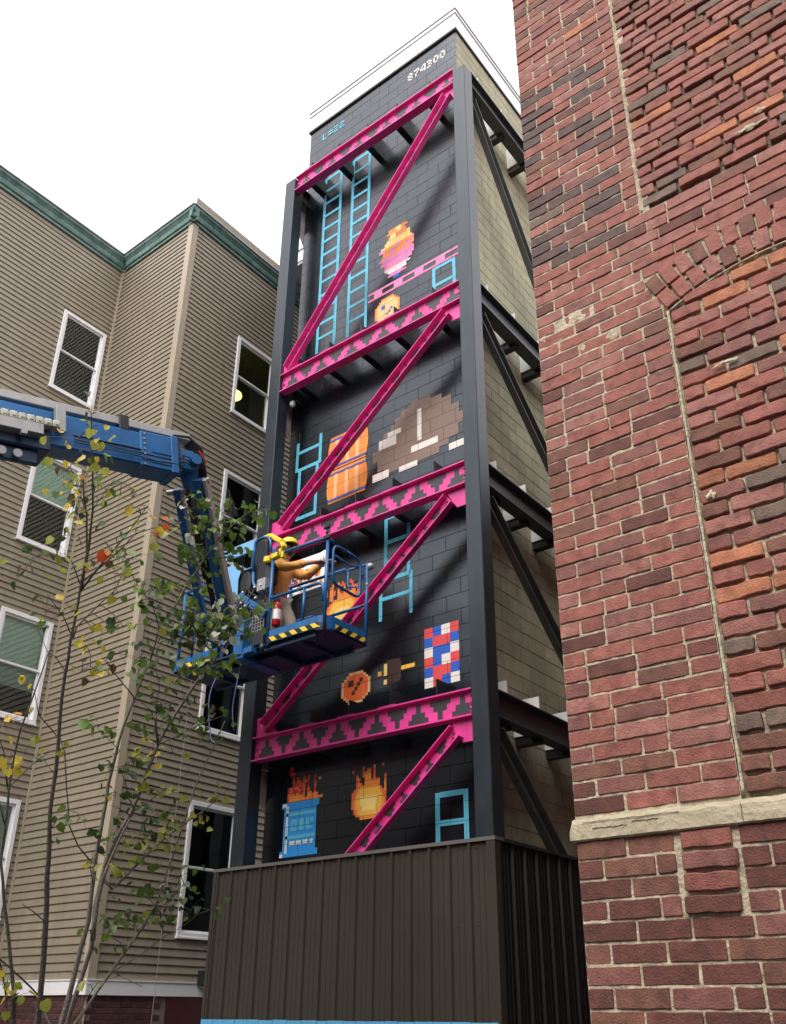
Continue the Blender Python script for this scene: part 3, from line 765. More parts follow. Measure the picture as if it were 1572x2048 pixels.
# spalled mortar smears on some infill bricks
b = MB()
for (x, z, w, h) in ((-.79, 4.03, .10, .022), (-.93, 3.45, .035, .03), (-.50, 5.22, .12, .03), (-.44, 5.29, .06, .03)):
    n = 22; pts = []
    for i in range(n):
        a = 2*math.pi*i/n; r = 1+.9*noise.noise(V((math.cos(a)*3, math.sin(a)*3, x*9)))
        pts.append((x+w/2*r*math.cos(a), BY-.0085+.002*math.sin(3*a), z+h/2*r*math.sin(a)))
    c_ = len(b.v); b.v += pts+[(x, BY-.013, z)]
    for i in range(n): b.f.append((c_+i, c_+(i+1) % n, c_+n)); b.m.append(0)
b.obj('mortar_smear', M_['mortar'], old, kind='stuff')
# vertical joint bead and arch edge bead
def bead(pts, r, m, name='joint_bead'):
    b = MB(); P = []
    for (a, c_) in zip(pts[:-1], pts[1:]):
        n = max(1, int((V(c_)-V(a)).length/.02))
        for i in range(n): P.append(V(a).lerp(V(c_), i/n))
    P.append(V(pts[-1])); P = [p+V((.003*noise.noise(p*9), 0, 0)) for p in P]
    b.tube(P, [r*(.9+.35*noise.noise(p*40)) for p in P], 6); b.obj(name, m, old, smooth=True)
bead([(-.991, BY+.004, 2.28), (-.991, BY+.004, 4.42)], .007, M_['mortar'])
bead([(-1.04, BY+.006, 5.06), (-1.038, BY+.006, 7.9)], .006, M_['mortar'])
bead([(ACX+(AR0-.004)*math.cos(a), BY+.006, ACZ+(AR0-.004)*math.sin(a)) for a in [math.pi/2+.43-.05*i for i in range(20)]], .006, M_['mortar'])
bead([(ACX+(AR1+.004)*math.cos(a), BY+.006, ACZ+(AR1+.004)*math.sin(a)) for a in [math.pi/2+.43-.05*i for i in range(20)]], .003, M_['mortar'])
# cream stone band
bm = MB(); nx = 90
def bandprof(x):
    f = noise.noise(V((x*14, 0, 0)))*.005; g_ = noise.noise(V((x*30, 3, 0)))*.003
    top = 2.262+f; bot = 2.182+g_
    return [(BY+.02, top+.008), (BY-.006, top), (BY-.014, top-.016), (BY-.016, 2.215), (BY-.0155+g_*.5, bot+.005), (BY-.010, bot), (BY+.02, bot-.002)]
xs = [BXL-.004+(.45-BXL)*i/nx for i in range(nx+1)]
for i, x in enumerate(xs):
    for (y, zz) in bandprof(x): bm.v.append((x-(.010 if i == 0 and zz < 2.24 else 0), y+.0015*noise.noise(V((x*50, zz*50, 0))), zz))
for i in range(nx):
    for k in range(6): bm.f.append((i*7+k, i*7+k+1, (i+1)*7+k+1, (i+1)*7+k)); bm.m.append(0)
bm.f.append(tuple(range(7))); bm.m.append(0)
bm.obj('stone_band', M_['cream'], old, smooth=False)
b = MB()
for (xa, xb, zz) in ((-1.60, -1.22, 2.247), (-1.56, -1.42, 2.222), (-1.40, -1.30, 2.232)):
    P = [V((xa+(xb-xa)*i/24, BY-.0168, zz+.05*(xa+(xb-xa)*i/24-xa)*0+.006*noise.noise(V((xa*3+i*.35, 0, 7))))) for i in range(25)]
    b.tube(P, .0011, 4)
P = [V((-1.0+.004*noise.noise(V((i*.5, 0, 2))), BY-.0170, 2.19+.06*i/14)) for i in range(15)]; b.tube(P, .0012, 4)
b.obj('hairline_crack', M_['cjoint'], old, kind='stuff')

# ------------------------------------------------------------------ tan sided apartment building on the left
apt = thing('apartment_building', 'tan vinyl sided apartment building with white windows and green gutter', 'building', (-12.5, 8, 0))
ZB, ZT, EXPO = 1.94, 14.40, .1016
walls = {  # name: (axis, fixed, u0, u1, outward sign, windows)
  'a': ('x', -12.33, 1.5, 7.15, 1, [(6.15, 7.02, 11.09, 12.74), (6.15, 7.02, 8.19, 9.85), (6.15, 7.02, 5.42, 7.03), (6.15, 7.02, 2.72, 4.30),
                                  (3.2, 4.07, 11.09, 12.74), (3.2, 4.07, 8.19, 9.85), (3.2, 4.07, 5.42, 7.03)]),
  'b': ('y', 7.15, -12.33, -10.3, -1, []),
  'c': ('x', -10.3, 7.15, 12.0, 1, [(8.40, 9.34, 10.97, 12.62), (8.40, 9.34, 8.13, 9.79), (8.40, 9.34, 5.33, 7.02), (8.40, 9.34, 2.50, 4.29)])}
def wp(ax, fixed, sg, u, z, d):
    """point on a wall: u along, z up, d outward"""
    return V((fixed+sg*d, u, z)) if ax == 'x' else V((u, fixed+sg*d, z))
boards = []
for wn, (ax, fx, u0, u1, sg, wins) in walls.items():
    # backing wall with window openings
    b = MB(); us = sorted({u0, u1}|{w[0]+.03 for w in wins}|{w[1]-.03 for w in wins}); zs = sorted({1.0, 15.0 if wn == 'c' else ZT+.2}|{w[2]+.03 for w in wins}|{w[3]-.03 for w in wins})
    for a, e in zip(us[:-1], us[1:]):
        for p, q in zip(zs[:-1], zs[1:]):
            m_, n_ = (a+e)/2, (p+q)/2
            if any(w[0] < m_ < w[1] and w[2] < n_ < w[3] for w in wins): continue
            b.face([wp(ax, fx, sg, a, p, 0), wp(ax, fx, sg, e, p, 0), wp(ax, fx, sg, e, q, 0), wp(ax, fx, sg, a, q, 0)])
    b.obj('wall', M_['siding'], apt)
    z = ZB
    top = ZT-.01 if wn != 'c' else ZT-.02
    while z < top-.02:
        e = min(z+EXPO, top)
        segs = [(u0, u1)]
        for w in wins:
            if w[2]-.005 < e-.02 and w[3]+.005 > z+.02:
                segs = [s for sgm in segs for s in ((sgm[0], min(sgm[1], w[0]-.005)), (max(sgm[0], w[1]+.005), sgm[1])) if s[1]-s[0] > .04] if True else segs
        segs = sorted(set(segs)); 
        for (a, c_) in segs:
            j = a+random.uniform(.8, c_-a-.8) if c_-a > 2.2 and random.random() < .28 else None
            if j: boards += [(wn, a, round(j, 1)-.001, z, e), (wn, round(j, 1)+.001, c_, z, e)]
            else: boards.append((wn, a, c_, z, e))
        z += EXPO
z = 14.62
while z < 14.87: boards.append(('c', 9.48, 12.0, z, min(z+EXPO, 14.88))); z += EXPO
def cboard(ax, fx, sg, a, e, h):
    b = MB(); U = V((0,1,0)) if ax == 'x' else V((1,0,0)); N = V((sg,0,0)) if ax == 'x' else V((0,sg,0))
    O = V((fx,0,0)) if ax == 'x' else V((0,fx,0))
    b.prism([(.001,-.004),(.021,-.004),(.023,.004),(.020,h*.5),(.010,h*.52),(.017,h*.56),(.006,h-.004),(.001,h)] if False else [(.001,-.004),(.021,-.004),(.0225,.003),(.006,h-.003),(.001,h)], O+U*a, O+U*e, N, V((0,0,1)))
    return b
boards.sort(key=lambda q: (q[3]-1.6)**2+((0 if walls[q[0]][0] == 'x' else 0)+walls[q[0]][1]**2 if walls[q[0]][0] == 'x' else 180)+(0 if q[2] > 4.5 or walls[q[0]][0] == 'y' else 500))
bc = {}; far = MB()
for i, (wn, a, e, z, zt) in enumerate(boards):
    ax, fx, u0, u1, sg, _ = walls[wn]; k = (wn, round(a, 3), round(e, 3), round(zt-z, 4))
    if i < 300:
        if k not in bc: bc[k] = cboard(ax, fx, sg, a, e, zt-z).mesh('siding_board', M_['siding'])
        link('siding_board', bc[k], apt, (0, 0, z))
    else:
        s = cboard(ax, fx, sg, a, e, zt-z); n = len(far.v); far.v += [(x, y, q+z) for x, y, q in s.v]; far.f += [tuple(n+t for t in f) for f in s.f]; far.m += s.m
far.obj('siding_board', M_['siding'], apt, kind='stuff')
# trims
b = MB(); b.box(-10.3-.1, -10.3+.03, 7.15-.03, 7.15+.1, ZB, ZT, bev=.006); b.obj('corner_trim', M_['trim'], apt)
b = MB(); b.box(-12.33, -12.33+.045, 7.15-.045, 7.15, ZB, ZT); b.obj('corner_trim', M_['trim'], apt)
gp = [(0,14.36),(.035,14.36),(.035,14.40),(.06,14.41),(.075,14.47),(.07,14.50),(.10,14.55),(.125,14.58),(.13,14.63),(.0,14.63)]
gp = [(x, z) for x, z in gp]
def gutter(P, Q, N):
    b = MB(); b.prism([(x, z) for x, z in gp], P, Q, N, V((0,0,1))); b.obj('gutter', M_['gutter'], apt)
    b = MB(); b.prism([(0,14.635),(.15,14.635),(.15,14.66),(0,14.66)], P, Q, N, V((0,0,1))); b.obj('drip_edge', M_['alu'], apt)
    b = MB(); b.prism([(0,14.33),(.045,14.33),(.045,14.355),(0,14.355)], P, Q, N, V((0,0,1))); b.obj('gutter_trim', M_['gutter'], apt)
gutter((-12.33, 1.5, 0), (-12.33, 7.15, 0), (1,0,0)); gutter((-12.2, 7.15, 0), (-10.17, 7.15, 0), (0,-1,0)); gutter((-10.3, 7.03, 0), (-10.3, 12, 0), (1,0,0))
b = MB(); b.box(-12.6, -12.34, 1.5, 14, 14.2, 14.64); b.box(-12.34, -10.31, 7.16, 14, 14.2, 14.64); b.obj('roof', M_['roofb'], apt)
# base band, brick base, red door
for (ax, fx, sg, a, e) in (('x', -12.33, 1, 1.5, 7.15), ('y', 7.15, -1, -12.33, -10.26), ('x', -10.3, 1, 7.11, 12)):
    N = V((sg,0,0)) if ax == 'x' else V((0,sg,0)); O = V((fx,0,0)) if ax == 'x' else V((0,fx,0)); U = V((0,1,0)) if ax == 'x' else V((1,0,0))
    b = MB(); b.prism([(0,1.77),(.035,1.77),(.035,1.925),(.045,1.93),(.045,1.944),(0,1.944)], O+U*a, O+U*e, N, V((0,0,1))); b.obj('white_band', M_['wtrim'], apt)
    b = MB(); b.face([wp(ax, fx, sg, a, .0, .002), wp(ax, fx, sg, e, .0, .002), wp(ax, fx, sg, e, 1.77, .002), wp(ax, fx, sg, a, 1.77, .002)]); b.obj('base_mortar', NM, apt)
b = MB(); b.box(-.098, .098, -.0, .02, 0, .058, bev=.003); nbm = b.mesh('base_brick', NB)
b = MB(); b.box(-.02, 0, -.098, .098, 0, .058, bev=.003); nbx = b.mesh('base_brick', NB)
b = MB(); b.box(-.045, .045, -.0, .02, 0, .058, bev=.003); nbmh = b.mesh('base_brick', NB)
for r in range(7):
    z = 1.765-.0677*(r+1)+.005; o_ = (.105 if r % 2 else 0)
    x = -10.3-.098-o_
    if r % 2: link('base_brick', nbmh, apt, (-10.3-.045, 7.15-.012, z))
    while x > -12.25: link('base_brick', nbm, apt, (x, 7.15-.012, z)); x -= .208
    for (fx, a, e) in ((-12.33, 4.6, 7.1), (-10.3, 7.14, 8.28)):
        y = a+.1+o_
        while y < e-.05: link('base_brick', nbx, apt, (fx+.012, y, z)); y += .208
b = MB(); b.box(-10.3, -10.27, 8.36, 9.6, 0, 1.765); b.obj('red_door', M_['reddoor'], apt)
# windows
def window(ax, fx, sg, u0, u1, z0, z1, green, lamp):
    def bx(mb, a, e, p, q, d0, d1, m=0, bev=.004):
        A, B = wp(ax, fx, sg, a, p, d0), wp(ax, fx, sg, e, q, d1)
        mb.box(min(A.x,B.x), max(A.x,B.x), min(A.y,B.y), max(A.y,B.y), min(A.z,B.z), max(A.z,B.z), m, bev)
    f = MB(); w = .065
    bx(f, u0, u0+w, z0, z1, -.05, .045); bx(f, u1-w, u1, z0, z1, -.05, .045); bx(f, u0+w, u1-w, z1-w, z1, -.05, .044); bx(f, u0+w, u1-w, z0, z0+w*.8, -.05, .044)
    bx(f, u0-.012, u1+.012, z0-.03, z0, -.02, .055)
    fo = f.obj('window', M_['wtrim'], apt)
    zm = z0+(z1-z0)*.5; s = .032
    for (p, q, d, nm) in ((zm-.015, z1-w, .0, 'upper'), (z0+w*.8, zm+.015, -.03, 'lower')):
        m = MB(); bx(m, u0+w, u0+w+s, p, q, d-.02, d+.012, bev=.002); bx(m, u1-w-s, u1-w, p, q, d-.02, d+.012, bev=.002)
        bx(m, u0+w+s, u1-w-s, q-s, q, d-.02, d+.011, bev=.002); bx(m, u0+w+s, u1-w-s, p, p+s, d-.02, d+.011, bev=.002)
        m.obj('sash', M_['wtrim'], fo)
        m = MB(); P = [wp(ax, fx, sg, *t, d-.004) for t in ((u0+w+s, p+s), (u1-w-s, p+s), (u1-w-s, q-s), (u0+w+s, q-s))]; m.face(P)
        m.obj('pane', GLG if green and nm == 'upper' else GL, fo)
    if green:
        m = MB(); bl = zm+.02 if green == 1 else z0+(z1-z0)*.30; z = z1-w-.01; P = [wp(ax, fx, sg, *t) for t in ((u0+w, z, -.07), (u1-w, z, -.07), (u1-w, bl, -.07), (u0+w, bl, -.07))]; m.face(P)
        m.obj('blind', M_['blind'], fo)
    m = MB(); a, e, p, q = u0+.03, u1-.03, z0+.03, z1-.03
    c_ = lambda u, z, d: wp(ax, fx, sg, u, z, d)
    D = -1.2; ex = .5
    for Q in ([c_(a-ex,p-.3,D), c_(e+ex,p-.3,D), c_(e+ex,q+.3,D), c_(a-ex,q+.3,D)], [c_(a-ex,q+.3,-.01), c_(e+ex,q+.3,-.01), c_(e+ex,q+.3,D), c_(a-ex,q+.3,D)], [c_(a-ex,p-.3,-.01), c_(e+ex,p-.3,-.01), c_(e+ex,p-.3,D), c_(a-ex,p-.3,D)],
              [c_(a-ex,p-.3,-.01), c_(a-ex,q+.3,-.01), c_(a-ex,q+.3,D), c_(a-ex,p-.3,D)], [c_(e+ex,p-.3,-.01), c_(e+ex,q+.3,-.01), c_(e+ex,q+.3,D), c_(e+ex,p-.3,D)]): m.face(Q)
    m.obj('room_recess', mat('dim_room', (.05,.055,.055), .9) if 'dim' not in M_ else M_['dim'], fo)
M_['dim'] = mat('dim_room_wall', (.16,.20,.21), .9)
for wn in ('a', 'c'):
    ax, fx, u0, u1, sg, wins = walls[wn]
    for i, w in enumerate(wins): window(ax, fx, sg, *w, (0 if i in (0,4) else (2 if i == 2 else 1)) if wn == 'a' else 0, False)
lamp = thing('pendant_lamp', 'round lit yellow lamp glowing inside the uppermost window beside the dark column', 'lamp', (-10.75, 8.85, 12.15))
b = MB(); b.ball((-10.75, 8.85, 11.78), .13, nu=14, nv=8, sq=(1,1,.7)); b.obj('lamp_shade', M_['lampg'], lamp, smooth=True)
b = MB(); b.tube([(-10.75, 8.85, 11.86), (-10.75, 8.85, 12.88)], .006, 5); b.obj('cord', M_['black'], lamp)
# wall pack lamp on the band
wl = thing('wall_light', 'small black box light fixed on the white band beside the bronze cladding', 'wall light', (-10.3, 8.9, 2.0))
b = MB(); b.box(-10.25, -10.08, 8.8, 9.04, 1.90, 2.09, bev=.015); b.obj('housing', M_['black'], wl)
b = MB(); b.box(-10.22, -10.1, 8.83, 9.01, 1.885, 1.898); b.obj('lens', M_['soffit'], wl)
# connecting roof between the two buildings
cr = thing('connecting_roof', 'flat white edged canopy roof joining the tan building and the painted tower', 'roof', (-9.3, 11, 0))
b = MB(); b.box(-10.31, WX0-.002, 9.41, 12.5, 14.885, 14.95); b.obj('soffit', M_['soffit'], cr)
b = MB(); b.box(-10.32, WX0-.05, 9.39, 9.409, 14.95, 15.22); b.obj('fascia', M_['fascia'], cr)
b = MB(); b.box(-10.33, WX0-.05, 9.37, 12.5, 15.22, 15.25); b.obj('edge_trim', M_['thin'], cr)
b = MB(); b.box(-10.35, -10.322, 9.42, 9.47, 14.6, 14.93); b.obj('white_post', M_['fascia'], cr)
# small floodlight under the second beam
fl = thing('floodlight', 'small white floodlight tucked under the second pink beam by the tower edge', 'floodlight', (-8.15, 7.95, 9.86))
b = MB(); b.ball((-8.13, 7.80, 9.80), .045, nu=10, nv=6, sq=(1,1,1.2)); b.obj('lamp_head', M_['fascia'], fl, smooth=True)
b = MB(); b.tube([(-8.13, 7.995, 9.9), (-8.13, 7.86, 9.9), (-8.13, 7.81, 9.84)], .014, 6); b.obj('bracket', M_['steel'], fl)
# thin service wire hanging down the tan wall
b = MB(); b.tube([(-10.0, 8.0, 7.6), (-10.02, 7.98, 5.2), (-10.01, 7.95, 3.0), (-10.0, 7.93, 1.2)], .004, 4); w_ = b.obj('hanging_wire', M_['alu']); tag(w_, 'thin grey wire hanging straight down in front of the tan siding', 'wire')

# ------------------------------------------------------------------ unseen building added behind the viewer for shade and reflections
st = thing('added_street_block', 'unseen dark brick block added behind the viewer for shade and reflections', 'building', (-2, -16, 0))
b = MB(); b.box(-30, 26, -24, -12, 0, 13); b.obj('wall', M_['street'], st)
b = MB(); b.box(-30.1, 26.1, -24.1, -11.9, 13, 13.3); b.obj('roof', M_['roofb'], st)
wb = MB(); wb.box(-.55, .55, 0, .06, 0, 1.7, 0, .01); wbm = wb.mesh('window', M_['dark'])
for k in range(17):
    for z in (1.0, 4.2, 7.0, 10.0): link('window', wbm, st, (-28+k*3.2, -11.99, z))

# unseen wall added to keep light out of the alley beside the tower
aw = thing('alley_shade_wall', 'unseen plain wall added to darken the narrow alley beside the painted tower', 'wall', (-3.4, 13.2, 0))
b = MB(); b.box(-5.2, BXL+.02, 13.02, 13.3, 0, 10.5, bev=.02); b.obj('wall', M_['street'], aw)
b = MB(); b.box(-5.22, BXL+.02, 13.0, 13.32, 10.5, 10.6); b.obj('coping', M_['stone'], aw)
# tree skeletons: branch points with radii; leaf clusters (centre, twig root, count, palette)
BRANCHES={'A':[([[-6.904,4.416,1.453],[-6.856,4.37,1.568],[-6.798,4.323,1.696],[-6.634,4.175,2.079],[-6.501,4.052,2.395],[-6.323,3.875,2.833],[-6.157,3.734,3.205],[-6.011,3.626,3.512],[-5.87,3.514,3.817],[-5.742,3.438,4.06],[-5.619,3.366,4.29],[-5.542,3.324,4.431],[-5.447,3.262,4.617],[-5.353,3.167,4.848],[-5.318,3.093,4.986],[-5.293,3.046,5.078]],0.034,0.006),([[-5.632,3.38,4.441],[-5.459,3.282,4.69],[-5.327,3.182,4.907],[-5.199,3.04,5.164],[-5.047,2.881,5.457],[-5.054,2.843,5.486]],0.012,0.003),([[-5.651,3.389,4.402],[-5.49,3.374,4.506],[-5.298,3.37,4.615],[-5.075,3.36,4.743],[-4.908,3.344,4.848]],0.011,0.003),([[-5.609,3.374,4.481],[-5.383,3.493,4.716],[-5.279,3.541,4.839],[-5.139,3.651,4.916],[-5.04,3.748,4.939]],0.009,0.003),([[-5.823,3.499,4.116],[-5.679,3.302,4.19],[-5.546,3.073,4.246]],0.007,0.002),([[-5.785,3.486,4.186],[-5.524,3.484,4.307],[-5.352,3.487,4.379],[-5.254,3.453,4.456]],0.007,0.002),([[-5.635,3.39,4.422],[-5.554,3.271,4.497],[-5.499,3.175,4.55],[-5.519,3.026,4.519],[-5.533,2.937,4.488]],0.007,0.002),([[-5.418,3.205,4.888],[-5.358,3.069,5.002],[-5.298,2.96,5.099],[-5.293,2.864,5.148]],0.005,0.002),([[-5.294,3.162,4.887],[-5.185,3.153,4.954],[-5.052,3.143,5.036],[-5.003,3.174,5.008]],0.004,0.002),([[-6.822,4.331,1.697],[-6.756,4.091,1.832],[-6.704,3.887,1.938],[-6.63,3.703,2.052]],0.012,0.006),([[-6.109,3.686,3.443],[-6.059,3.477,3.557],[-5.946,3.335,3.683],[-5.92,3.234,3.735]],0.007,0.002),([[-5.936,3.543,3.899],[-5.88,3.424,3.955],[-5.872,3.356,3.962],[-5.751,3.166,4.062]],0.005,0.002),([[-6.839,4.357,1.632],[-6.792,4.382,1.581],[-6.746,4.406,1.508],[-6.71,4.424,1.455]],0.01,0.009),([[-6.597,4.127,2.206],[-6.468,3.95,2.252],[-6.351,3.78,2.283]],0.006,0.003),([[-6.333,3.888,2.822],[-6.231,3.862,2.876],[-6.123,3.864,2.898]],0.005,0.003),([[-6.202,3.767,3.189],[-6.171,3.651,3.275],[-6.166,3.578,3.315]],0.004,0.002)],'B':[([[-7.167,4.777,1.445],[-7.132,4.767,1.513],[-7.007,4.721,1.772],[-6.878,4.669,2.045],[-6.778,4.633,2.25],[-6.702,4.578,2.456],[-6.607,4.498,2.731],[-6.495,4.432,3.006],[-6.389,4.376,3.255],[-6.288,4.339,3.463],[-6.18,4.292,3.699],[-6.073,4.275,3.88],[-5.97,4.262,4.047],[-5.89,4.255,4.173]],0.038,0.008),([[-7.174,4.843,1.444],[-7.033,4.808,1.774],[-6.912,4.78,2.051],[-6.819,4.714,2.359],[-6.699,4.663,2.684],[-6.607,4.659,2.855],[-6.472,4.671,3.071],[-6.381,4.671,3.23],[-6.264,4.659,3.462],[-6.188,4.654,3.608],[-5.982,4.679,3.917],[-5.806,4.722,4.141],[-5.664,4.763,4.307],[-5.902,4.425,4.685],[-5.763,4.439,4.899],[-5.684,4.453,5.007],[-5.605,4.468,5.115],[-5.542,4.486,5.188],[-5.407,4.53,5.334],[-5.524,4.507,5.255],[-5.45,4.532,5.335],[-5.342,4.573,5.439],[-5.231,4.633,5.516],[-5.117,4.73,5.535]],0.03,0.004),([[-7.05,4.834,1.502],[-6.883,4.888,1.732],[-6.711,4.937,1.982],[-6.568,4.982,2.178],[-6.434,5.017,2.376],[-6.321,5.002,2.647],[-6.197,5.0,2.906],[-6.079,4.98,3.197],[-5.965,4.972,3.448],[-5.847,4.985,3.657],[-5.758,4.991,3.822]],0.02,0.004),([[-6.72,4.652,2.108],[-6.619,4.586,2.38],[-6.541,4.552,2.557],[-6.366,4.537,2.845],[-6.256,4.536,3.01]],0.02,0.008),([[-7.073,4.816,1.502],[-6.944,4.819,1.663],[-6.821,4.831,1.799],[-6.662,4.921,1.855],[-6.543,5.063,1.774]],0.008,0.003),([[-6.529,4.646,2.479],[-6.512,4.665,2.509],[-6.375,4.818,2.749],[-6.286,4.918,2.889],[-6.165,5.054,3.049],[-6.08,5.152,3.148],[-5.959,5.275,3.328]],0.012,0.003),([[-6.452,4.894,2.168],[-6.367,5.023,2.358],[-6.275,5.154,2.555],[-6.313,5.133,2.645]],0.009,0.003),([[-6.702,4.874,1.882],[-6.585,5.04,2.011],[-6.502,5.147,2.128],[-6.374,5.318,2.264]],0.008,0.002),([[-6.021,4.529,3.554],[-5.895,4.735,3.705],[-5.81,4.872,3.802],[-5.746,4.975,3.865]],0.007,0.003),([[-6.269,4.565,3.061],[-6.126,4.685,3.199],[-6.007,4.785,3.308],[-5.947,4.82,3.4]],0.007,0.002),([[-6.265,4.56,3.074],[-6.267,4.504,3.141],[-6.241,4.429,3.26],[-6.237,4.356,3.352],[-6.293,4.31,3.335]],0.007,0.003),([[-6.238,4.324,3.498],[-6.215,4.177,3.57],[-6.2,4.069,3.619]],0.005,0.002),([[-6.033,4.242,3.895],[-6.018,4.106,3.982],[-6.011,3.981,4.056],[-6.002,3.915,4.098],[-6.088,3.785,4.001]],0.007,0.002),([[-5.758,4.209,4.417],[-5.709,4.074,4.564],[-5.718,3.951,4.652],[-5.704,3.807,4.775],[-5.702,3.708,4.852]],0.007,0.002),([[-6.021,4.529,3.554],[-5.941,4.421,3.718],[-5.932,4.347,3.793],[-5.956,4.265,3.839]],0.007,0.003),([[-6.009,4.525,3.574],[-5.986,4.443,3.811],[-5.928,4.407,3.998],[-5.922,4.337,4.172],[-5.876,4.291,4.362]],0.006,0.003),([[-6.605,4.472,2.669],[-6.602,4.327,2.782],[-6.563,4.19,2.919],[-6.422,4.026,3.152],[-6.269,3.862,3.391],[-6.23,3.777,3.483]],0.007,0.004),([[-6.642,4.533,2.519],[-6.588,4.451,2.622],[-6.475,4.384,2.748]],0.005,0.003),([[-6.256,4.536,3.01],[-6.262,4.425,3.052],[-6.276,4.343,3.07]],0.006,0.003),([[-6.456,4.887,2.175],[-6.484,4.837,2.222],[-6.56,4.737,2.289]],0.006,0.003),([[-5.586,4.46,5.149],[-5.509,4.389,5.364],[-5.511,4.319,5.477],[-5.526,4.256,5.562],[-5.566,4.205,5.596]],0.006,0.003),([[-5.446,4.528,5.332],[-5.417,4.527,5.408],[-5.383,4.516,5.522],[-5.375,4.503,5.58]],0.004,0.002),([[-5.555,4.399,5.058],[-5.5,4.51,5.093],[-5.449,4.614,5.122],[-5.513,4.596,5.135],[-5.465,4.673,5.184]],0.005,0.003),([[-5.662,4.605,4.119],[-5.616,4.671,4.251],[-5.559,4.754,4.365],[-5.524,4.799,4.486],[-5.494,4.838,4.577],[-5.5,4.836,4.64]],0.009,0.003),([[-5.716,4.539,4.158],[-5.755,4.536,4.114],[-5.797,4.518,4.089]],0.004,0.003)],'C':[([[-6.422,3.94,1.465],[-6.409,3.915,1.514],[-6.354,3.832,1.687],[-6.266,3.69,1.978],[-6.188,3.541,2.266],[-6.104,3.424,2.518],[-6.006,3.351,2.723],[-5.906,3.265,2.95],[-5.804,3.196,3.153],[-5.704,3.159,3.309],[-5.584,3.136,3.465],[-5.485,3.099,3.62],[-5.377,3.07,3.775]],0.026,0.004),([[-5.926,3.273,2.967],[-5.719,3.329,3.141],[-5.622,3.369,3.199]],0.006,0.002),([[-5.93,3.278,2.955],[-5.838,3.143,3.172],[-5.809,3.062,3.279],[-5.787,3.007,3.353]],0.008,0.003),([[-6.012,3.354,2.725],[-5.946,3.247,2.851],[-5.919,3.16,2.933]],0.006,0.003),([[-6.469,3.904,1.465],[-6.401,3.842,1.57],[-6.305,3.727,1.744],[-6.218,3.606,1.914],[-6.182,3.506,2.025]],0.01,0.005)]}
